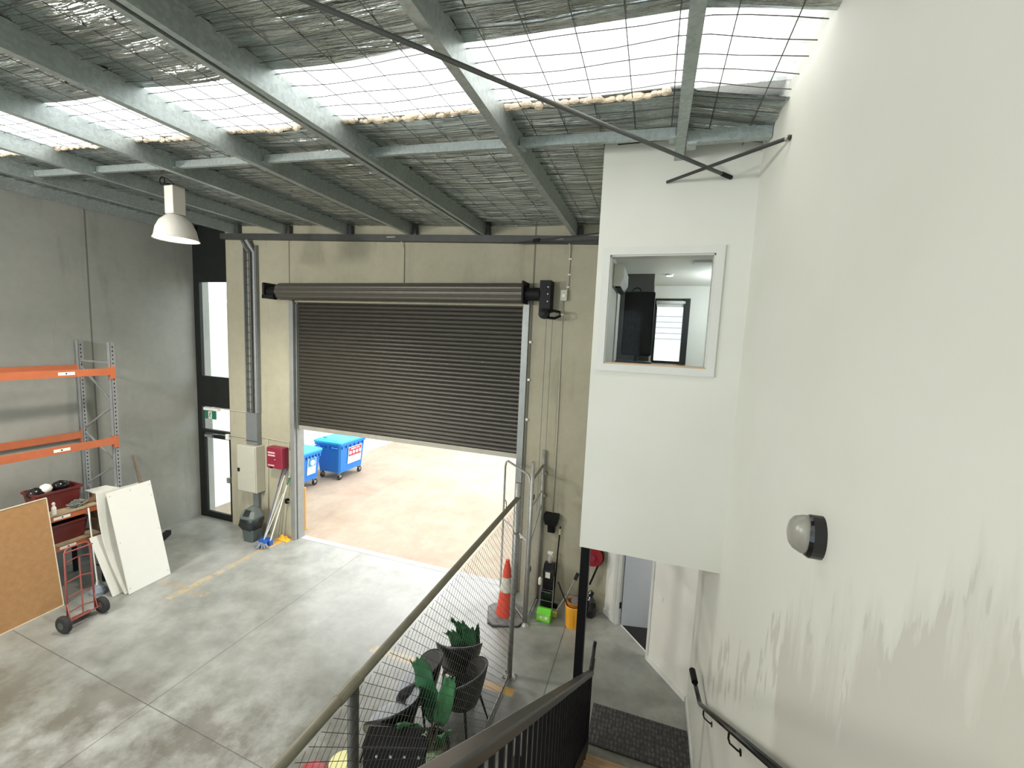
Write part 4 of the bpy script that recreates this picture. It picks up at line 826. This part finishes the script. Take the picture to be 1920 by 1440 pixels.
# lower shelf unit
t = thing('low_shelf', 'low shelf unit with orange beams and chipboard shelves under rack', 'shelf', (-9.4, 3.4, 0)); CHIP = mat('dirty chipboard', (.34, .27, .17), .8, vary=.25, scale=12)
for z in (1.42, .90):
    B().box(-9.06, -9.01, 2.55, 4.50, z-.09, z).build('front_beam', ORANGE, t); B().box(-9.85, -9.80, 2.55, 4.50, z-.09, z).build('rear_beam', ORANGE, t); B().box(-9.80, -9.0, 2.53, 4.52, z, z+.025).build('shelf_board', CHIP, t); B().box(-9.01, -9.008, 3.93+.05*(z < 1), 4.14+.05*(z < 1), z-.065, z-.02).build('load_label', LBL, t)
    B().lathe([(.012, 0), (.012, .002)], (-9.008, 4.04+.05*(z < 1), z-.042), (1, 0, 0), 10).build('label_mark', BLKM, t)
for x in (-9.0, -9.83):
    for y in (2.5, 4.54): B().box(x-.03, x+.03, y-.025, y+.025, 0, 1.42).build('leg', BLKM, t)
MAR = mat('maroon crate plastic', (.13, .020, .018), .4, vary=.1)
def crate(label, cx, cy, z, w, d, h, grp='maroon plastic tubs'):
    t = thing('storage_tub', label, 'tub', (cx, cy, z), grp); ww, dd = w/2, d/2
    def rg(zz, s, e=0): return rrect(cx, cy, zz, ww*s+e, dd*s+e, .04)
    a = B(); o1, o2, i2, i1 = rg(z, .84), rg(z+h, 1), rg(z+h, 1, -.015), rg(z+.02, .84, -.015)
    vs = [B_.bm if False else r_ for B_ in () for r_ in ()]
    rr_ = [a._v(r) for r in (o1, o2, i2, i1)]
    for p, q_ in zip(rr_, rr_[1:]):
        for k in range(8): a.bm.faces.new((p[k], p[(k+1) % 8], q_[(k+1) % 8], q_[k]))
    a.bm.faces.new(rr_[0][::-1]); a.bm.faces.new(rr_[3]); a.build('body', MAR, t)
    a = B(); r0, r1, r2, r3 = rg(z+h-.03, 1, .012), rg(z+h+.003, 1, .012), rg(z+h+.003, 1, -.008), rg(z+h-.03, 1, -.002)
    rr_ = [a._v(r) for r in (r0, r1, r2, r3)]
    for i in range(4):
        p, q_ = rr_[i], rr_[(i+1) % 4]
        for k in range(8): a.bm.faces.new((p[k], p[(k+1) % 8], q_[(k+1) % 8], q_[k]))
    a.build('rim', MAR, t); return t
crate('maroon tub with black lamps and white ball on top chipboard shelf', -9.42, 4.13, 1.447, .42, .60, .33)
crate('maroon tub on the lower chipboard shelf behind red hand truck', -9.28, 4.12, .927, .44, .58, .32)
for nm, lb, c, z, m_, s in (('lamp_globe', 'round white globe on top of the upper maroon tub', (-9.40, 4.03), 1.80, LBL, .085), ('black_fitting', 'glossy black fitting right of the white globe in upper tub', (-9.45, 4.24), 1.775, BLKG, .10), ('black_fitting', 'glossy black fitting left of the white globe in upper tub', (-9.42, 3.92), 1.75, BLKG, .10), ('cable_bundle', 'dark cable bundle inside the lower maroon tub', (-9.27, 4.12), 1.21, BLKM, .15)):
    g = B().lathe([(0.01, -s), (s*.7, -s*.7), (s, 0), (s*.72, s*.7), (.01, s)], (c[0], c[1], z), seg=16, sx=1.0, sy=1.25 if s > .09 else 1).build(nm, m_, smooth=True); tag(g, lb, 'fitting' if 'fit' in nm else ('globe' if 'globe' in nm else 'cable'))
t = thing('bottle', 'small white bottle at the front edge of top chipboard shelf', 'bottle', (-9.05, 3.96, 1.445)); B().lathe([(.03, 1.446), (.032, 1.55), (.015, 1.59), (.015, 1.60)], (-9.05, 3.96, 0), seg=14).build('body', LBL, t); B().lathe([(.02, 1.60), (.022, 1.63), (.012, 1.65)], (-9.05, 3.96, 0), seg=12).build('cap', CRM, t)
t = thing('cable_coil', 'tangled grey cable with bracket on top chipboard shelf', 'cable', (-9.12, 4.3, 1.45)); B().tube([(-9.15+.09*math.cos(k*.7), 4.26+.12*math.sin(k*.7)+.004*k, 1.46+.012*(k % 5)+.03*math.sin(k*.35)) for k in range(26)], .008, 6).build('loops', mat('grey cable', (.25, .26, .23), .5), t); B().obox((-9.12, 4.27, 1.50), (.10, .13, .06), (.2, .3, .5)).build('bracket', mat('dark green metal', (.09, .11, .10), .5), t)
# cartons
CAR = mat('brown carton', (.24, .155, .09), .85, vary=.12); PCAR = mat('pinkish brown carton', (.34, .23, .18), .85, vary=.1)
t = thing('carton', 'brown open carton behind white boards, topmost of its stack', 'carton', (-9.12, 4.72, 1.08)); B().box(-9.38, -8.88, 4.585, 4.86, 1.085, 1.56).build('box', CAR, t); B().bar((-9.13, 4.584, 1.48), (-9.13, 4.572, 1.555), .48, .006, (1, 0, 0)).build('flap', CAR, t)
t = thing('carton', 'pinkish brown carton under the open brown carton', 'carton', (-9.1, 4.72, .55)); B().box(-9.40, -8.85, 4.58, 4.87, .56, 1.083).build('box', PCAR, t); B().box(-9.40, -8.849, 4.70, 4.75, .558, .6).build('tape', CRM, t)
t = thing('stool', 'black steel stool frame under the pinkish carton', 'stool', (-9.1, 4.72, 0))
B().box(-9.40, -8.84, 4.58, 4.87, .53, .556).build('seat', BLKM, t)
for x in (-9.37, -8.87):
    for y in (4.60, 4.85): B().tube([(x, y, .53), (x, y, 0)], .013, 8).build('leg', BLK, t)
B().tube([(-8.87, 4.60, .2), (-8.87, 4.85, .45)], .010, 6).build('cross_brace', BLK, t); B().tube([(-9.37, 4.60, .2), (-8.87, 4.60, .2)], .01, 6).build('stretcher', BLK, t)
BOARD = mat('white melamine', (.73, .73, .67), .35, vary=.015); EDGE = mat('cream board edge', (.66, .60, .46), .7)
tag(B().hexa([(x, y, z) for z in (1.572, 1.59) for x, y in ((-9.45, 4.55), (-8.98, 4.57), (-8.95, 4.90), (-9.44, 4.86))]).build('white_board', BOARD), 'white board lying flat on top of the brown carton', 'board', 'loose white boards')
def panel(label, bl_, br_, tl_, tr_, th, m_, grp='loose white boards', name='white_board', n_bulge=0, holes=()):
    bl_, br_, tl_, tr_ = map(Vector, (bl_, br_, tl_, tr_)); n = (br_-bl_).cross(tl_-bl_).normalized()
    t = thing(name, label, 'board', (bl_+br_)/2, grp)
    def P(u, v): return bl_.lerp(br_, u).lerp(tl_.lerp(tr_, u), v)+n*(n_bulge*math.sin(PI*v))
    a = B(); K = 14 if n_bulge else 1
    for k in range(K):
        v0, v1 = k/K, (k+1)/K; a.hexa([P(0, v0)-n*th, P(1, v0)-n*th, P(1, v0), P(0, v0), P(0, v1)-n*th, P(1, v1)-n*th, P(1, v1), P(0, v1)])
    bmesh.ops.remove_doubles(a.bm, verts=a.bm.verts, dist=1e-5); a.build('sheet', m_, t)
    if holes:
        q = B()
        for u, v in holes: q.lathe([(.007, 0), (.007, .001)], P(u, v)+n*.0005, n, 8)
        q.build('screw_holes', CAR, t)
    return t
panel('large flat white board leaning at the front of the stack', (-8.15, 4.43, .005), (-8.19, 5.11, .005), (-8.58, 4.42, 1.72), (-8.60, 5.09, 1.74), .018, BOARD, holes=((.05, .96), (.95, .96), (.5, .96), (.05, .5), (.95, .5), (.05, .05), (.95, .05), (.95, .85)))
panel('bowed white board bulging out beside the front white board', (-8.20, 4.40, .01), (-8.24, 5.0, .01), (-8.63, 4.31, 1.74), (-8.65, 4.93, 1.74), .018, BOARD, n_bulge=-.15)
panel('shorter white board standing behind the bowed board', (-8.31, 4.29, .005), (-8.35, 4.85, .005), (-8.74, 4.24, .98), (-8.76, 4.80, .98), .018, BOARD)
TAN = mat('tan hardboard', (.37, .20, .08), .6, vary=.12, scale=14)
t = panel('tan board with pale edges leaning at the left foreground', (-8.64, 2.50, .005), (-8.76, 3.86, .005), (-8.92, 2.50, 1.74), (-9.0, 3.85, 1.76), .02, TAN, None, 'tan_board')
B().bar((-8.76, 3.868, .0), (-9.0, 3.858, 1.765), .022, .01, (0, 1, 0)).build('side_edge', EDGE, t); B().bar((-8.925, 2.5, 1.748), (-9.003, 3.86, 1.768), .022, .012).build('top_edge', EDGE, t); B().bar((-8.642, 2.5, .008), (-8.762, 3.86, .008), .024, .012).build('bottom_edge', EDGE, t)
t = thing('floor_mop', 'floor mop with white pole and grey blue head behind hand truck', 'mop', (-8.66, 4.3, 0)); B().tube([(-8.66, 4.27, .08), (-8.97, 4.36, 1.42)], .012, 8).build('pole', mat('white mop handle', (.78, .79, .72), .4), t); B().lathe([(.13, 0), (.135, .06), (.10, .12), (.04, .16)], (-8.66, 4.27, 0), seg=18, sx=1.0, sy=.8).build('head', mat('grey blue mop bucket', (.16, .19, .22), .5), t); B().lathe([(.03, .15), (.02, .22)], (-8.665, 4.27, 0), seg=10).build('socket', SILV, t)
t = thing('broom', 'thin brown broom stick leaning on left wall behind rack', 'broom', (-9.9, 5.8, 0)); B().tube([(-9.75, 5.9, .05), (-10.17, 5.72, 1.86)], .013, 8).build('handle', mat('brown stick', (.24, .14, .08), .6), t); B().obox((-9.72, 5.96, .05), (.10, .42, .10), (0, 0, R(35))).build('brush_head', BLKM, t)
# hand truck
HT = mat('red brown truck paint', (.25, .062, .05), .45, vary=.15)
t = thing('hand_truck', 'red two wheeled hand truck leaning in front of the shelves', 'hand truck', (-8.0, 3.74, 0))
def hp(u, s, off=0):   # u across 0..1, s up the frame
    return Vector((-8.02, 3.575+.33*u, .12)).lerp(Vector((-8.36, 3.74+.31*u, 1.10)), s)+Vector((off, 0, off*.3))
B().tube([hp(0, 0), hp(0, .93), hp(.06, .98), hp(.16, 1.0), hp(.84, 1.0), hp(.94, .98), hp(1, .93), hp(1, 0)], .013, 10).build('frame', HT, t, smooth=True)
B().tube([hp(.55, 0), hp(.55, .82)], .010, 8).build('centre_bar', HT, t)
for s in (.10, .30, .52, .80): B().tube([hp(0, s), hp(.55, s+.03), hp(1, s)], .010, 8).build('cross_bar', HT, t)
B().tube([hp(.0, .93, -.02), hp(.05, .95, .10), hp(.95, .95, .10), hp(1, .93, -.02)], .011, 8).build('loop_handle', HT, t)
B().hexa([(-8.03, 3.57, .10), (-8.22, 3.60, .03), (-8.22, 3.90, .03), (-8.03, 3.91, .10), (-8.03, 3.57, .106), (-8.22, 3.60, .036), (-8.22, 3.90, .036), (-8.03, 3.91, .106)]).build('toe_plate', HT, t)
B().tube([(-7.93, 3.46, .135), (-8.0, 4.02, .135)], .012, 8).build('axle', HT, t)
for y, x in ((3.49, -7.935), (3.98, -7.995)):
    B().lathe([(.03, -.035), (.11, -.035), (.13, -.022), (.135, 0), (.13, .022), (.11, .035), (.03, .035)], (x, y, .136), (-.12, 1, 0), 26).build('wheel', RUB, t); B().lathe([(.055, -.04), (.055, .04)], (x, y, .136), (-.12, 1, 0), 16).build('wheel_hub', DSTEEL, t)
for u in (0, 1): B().tube([hp(u, .25), (-7.96-.03*u, 3.58+.34*u, .14)], .009, 6).build('wheel_strut', HT, t)
tag(B().obox((-9.72, 5.98, .04), (.09, .26, .07), (0, 0, R(-25))).build('door_wedge', BLKM, bevel=.02), 'small black wedge on the floor beside white boards', 'wedge') if False else None

# ------------------------------------------------------------------ chairs, plant and cabinet behind the fence
LEA = mat('black leather', (.009, .009, .0095), .32, vary=.15, bump=.05, scale=40); LEG_ = mat('glare grey vinyl', (.30, .315, .335), .35, vary=.08); LIN = mat('brown grey lining vinyl', (.05, .047, .046), .38, vary=.1)  # seat grey has the sky's glare on glossy leather painted in
def chair(label, loc, rz, shell, seatm, inner):
    t = thing('tub_chair', label, 'chair', (0, 0, 0), 'chairs stacked behind the mesh fence')
    B().loft([[(math.copysign(abs(math.cos(a))**.75, math.cos(a))*.22*s, math.copysign(abs(math.sin(a))**.75, math.sin(a))*.22*s+.02, z) for a in [2*PI*k/28 for k in range(28)]] for z, s in ((.40, .9), (.415, 1), (.455, 1.02), (.475, .97), (.482, .8))]).build('seat', seatm, t, smooth=True)
    def sh(u, v, e=0):
        an = PI + (u-.5)*2*R(112) + PI/2; k = math.cos((u-.5)*PI)**.55 if abs(u-.5) < .499 else 0
        top = .50+.33*k; z = .36+(top-.36)*v; r = .235+.05*v+e-.05*(1-v)**2
        return (r*math.cos(an), r*math.sin(an)*1.02+.02, z)
    B().grid(lambda u, v: sh(u, v, .012), 30, 8).build('shell_back', shell, t, smooth=True, solid=.012); B().grid(lambda u, v: sh(.03+.94*u, .12+.86*v, -.004), 30, 8).build('inner_back', inner, t, smooth=True, solid=.012)
    for sx in (-1, 1):
        for sy in (-1, 1): B().tube([(.15*sx, .15*sy+.02, .40), (.235*sx, .24*sy+.01, 0)], [.017, .009], 10).build('leg', BLK, t, smooth=True)
    t.location = loc; t.rotation_euler = (0, 0, rz); return t
chair('black leather tub chair at the right, nearest the fence corner post', (-1.84, 4.22, 0), R(82), LEA, LEA, LIN)
chair('glare grey vinyl tub chair left of the plant, daylight painted on seat', (-2.36, 3.58, 0), R(70), LEA, LEG_, LEG_)
chair('grey black tub chair hidden behind the tall green leaf', (-2.37, 4.10, 0), R(95), LEA, LEG_, LIN)
chair('black leather tub chair farthest back under the plant top', (-2.10, 4.66, 0), R(20), LEA, LEA, LIN)
LEAF = mat('dark green leaf', (.018, .105, .036), .42, vary=.3, scale=9); LEAFB = mat('mid green leaf', (.05, .19, .07), .45, vary=.2, scale=9); LEAFP = mat('pale leaf underside', (.16, .21, .12), .5, vary=.15); STEM = mat('brown stem', (.10, .08, .045), .7)
pl = thing('potted_plant', 'potted plant with broad green leaves in big black pot among chairs', 'plant', (-1.88, 3.52, 0))
B().lathe([(.0, 0), (.15, 0), (.20, .38), (.21, .42), (.195, .42), (.18, .36), (0, .36)], (-1.88, 3.52, 0), seg=28).build('pot', BLKM, pl); B().lathe([(.18, .355), (.18, .365)], (-1.88, 3.52, 0), seg=20).build('soil', STEM, pl)
def leaf(base, tip, w, side, m_, bend=.04, notch=.0, prof=(.25, .75, 1, 1.05, 1.0, .95, .85)):
    base, tip = Vector(base), Vector(tip); d = tip-base; side = Vector(side); side = (side-d.normalized()*side.dot(d.normalized())).normalized(); n = d.cross(side).normalized(); K = len(prof)-1; a = B()
    def f(u, v):
        k = min(int(v*K), K-1); t_ = v*K-k; ww = (prof[k]*(1-t_)+prof[k+1]*t_)*w/2; s = (u-.5)*2
        vv = v-notch*(1-abs(s))*(v > .99) - .05*(v > .9)*math.sin(s*7)
        return base+d*vv+side*(s*ww)+n*(bend*math.sin(v*2.6)-.10*w*abs(s)+.02*math.sin(v*14+s*3)*abs(s))
    a.grid(f, 8, 14); a.build('leaf', m_, pl, smooth=True, solid=.004)
leaf((-1.97, 3.78, .42), (-2.22, 3.83, 1.06), .23, (1, .1, .35), LEAF, .04, .04, (.3, .8, 1, 1.05, 1.0, .9, .8))
leaf((-1.90, 3.76, .42), (-1.80, 3.80, 1.0), .19, (1, .1, 0), LEAFB, .04, .10, (.4, .9, 1, 1, .9, .75, .6))
leaf((-1.90, 3.45, .60), (-2.06, 3.20, .88), .12, (.5, .8, 0), LEAFB, .03, 0, (.3, .9, 1, .95, .8, .5, .2))
leaf((-1.88, 3.42, .62), (-1.76, 3.22, .88), .08, (.3, .9, .2), LEAFP, .02, 0, (.3, .9, 1, .95, .8, .5, .2))
leaf((-1.76, 3.42, .50), (-1.60, 3.08, .80), .16, (.9, .3, 0), LEAFP, .04, .05)
leaf((-1.78, 3.50, .46), (-1.62, 3.38, .78), .15, (.6, .7, 0), LEAFB, .04)
for p in (((-1.90, 3.54, .36), (-1.98, 3.76, .44)), ((-1.86, 3.54, .36), (-1.90, 3.74, .44)), ((-1.84, 3.50, .36), (-1.77, 3.42, .52)), ((-1.88, 3.50, .36), (-1.89, 3.44, .61))): B().tube(p, .012, 6).build('stem', STEM, pl)
pl2 = pl = thing('potted_plant', 'smaller potted plant with ragged upright leaves behind farthest black chair', 'plant', (-1.92, 5.02, 0))
B().lathe([(.0, 0), (.09, 0), (.12, .22), (.125, .24), (.11, .24), (.10, .20), (0, .20)], (-1.92, 5.02, 0), seg=22).build('pot', BLKM, pl); B().lathe([(.10, .195), (.10, .205)], (-1.92, 5.02, 0), seg=18).build('soil', STEM, pl)
B().tube([(-1.92, 5.02, .2), (-1.96, 4.98, .36)], .014, 6).build('stem', STEM, pl)
leaf((-1.98, 4.98, .30), (-2.24, 4.88, .80), .20, (1, 0, .3), LEAF, .04, .05)
leaf((-1.97, 4.99, .32), (-2.12, 4.93, .96), .19, (1, .1, 0), LEAF, .05, .08)
leaf((-1.95, 4.97, .30), (-1.97, 4.92, .92), .20, (1, .1, 0), LEAF, .04, .06)
leaf((-1.93, 4.98, .32), (-1.84, 4.94, .98), .15, (1, .2, -.2), LEAF, .06, .03, (.3, .9, 1, .9, .6, .3, .12))
leaf((-1.97, 4.98, .36), (-2.20, 4.86, 1.0), .10, (1, .2, .4), LEAF, .09, .0, (.4, .8, 1, .9, .6, .4, .5))
pl2.location = (-2.01, 4.94, 0); pl2.scale = (1, 1, .86)
t = thing('black_cabinet', 'low black metal cabinet with gold label at fence foot', 'cabinet', (-1.98, 2.92, 0))
B().box(-2.28, -1.70, 2.80, 3.0, .03, .77).build('body', BLKM, t, bevel=.01); B().box(-2.29, -1.69, 2.79, 3.01, .77, .80).build('top', BLKG, t, bevel=.008); q = B()
for k in range(4): q.lathe([(.012, 0), (.012, .01)], (-2.15+k*.13, 2.80, .70), (0, -1, 0), 10)
q.build('knobs', SILV, t); B().box(-1.98, -1.90, 2.795, 2.80, .50, .56).build('gold_label', mat('gold label', (.55, .40, .12), .4), t); B().box(-2.2, -1.75, 2.79, 2.80, .40, .42).build('groove', DUCT, t)
for x in (-2.25, -1.73):
    for y in (2.83, 2.98): B().lathe([(.02, 0), (.02, .03)], (x, y, 0), seg=8).build('foot', RUB, t)
t.location = (-2.04, 3.19, 0); t.rotation_euler = (0, 0, R(19))
t = thing('red_dome', 'red round tub lid on the floor at lower left of fence', 'lid', (-3.06, 3.13, 0)); B().lathe([(.16, 0), (.16, .04), (.12, .08), (.03, .10)], (-3.03, 3.12, 0), seg=24).build('dome', mat('dull red plastic', (.40, .04, .05), .45), t, smooth=True); B().lathe([(.175, 0), (.175, .015)], (-3.03, 3.12, 0), seg=24).build('rim', MATS['dull red plastic'], t)
t = thing('yellow_tub', 'pale yellow tub beside the red round lid', 'tub', (-2.78, 3.26, 0)); B().lathe([(.10, 0), (.12, .16), (.125, .17)], (-2.74, 3.24, 0), seg=22).build('body', mat('pale yellow plastic', (.75, .72, .35), .45), t); B().lathe([(.128, .165), (.128, .185)], (-2.74, 3.24, 0), seg=22).build('lid', MATS['pale yellow plastic'], t)
t = thing('black_canister', 'black round topped canister standing behind the stair balusters', 'canister', (-.92, 3.42, 0)); B().lathe([(.07, 0), (.085, .02), (.085, .66), (.08, .74), (.055, .80), (.02, .83)], (-.90, 3.36, 0), seg=24).build('body', BLKM, t, smooth=True); B().lathe([(.086, .60), (.086, .62)], (-.90, 3.36, 0), seg=24).build('seam_band', BLKG, t)
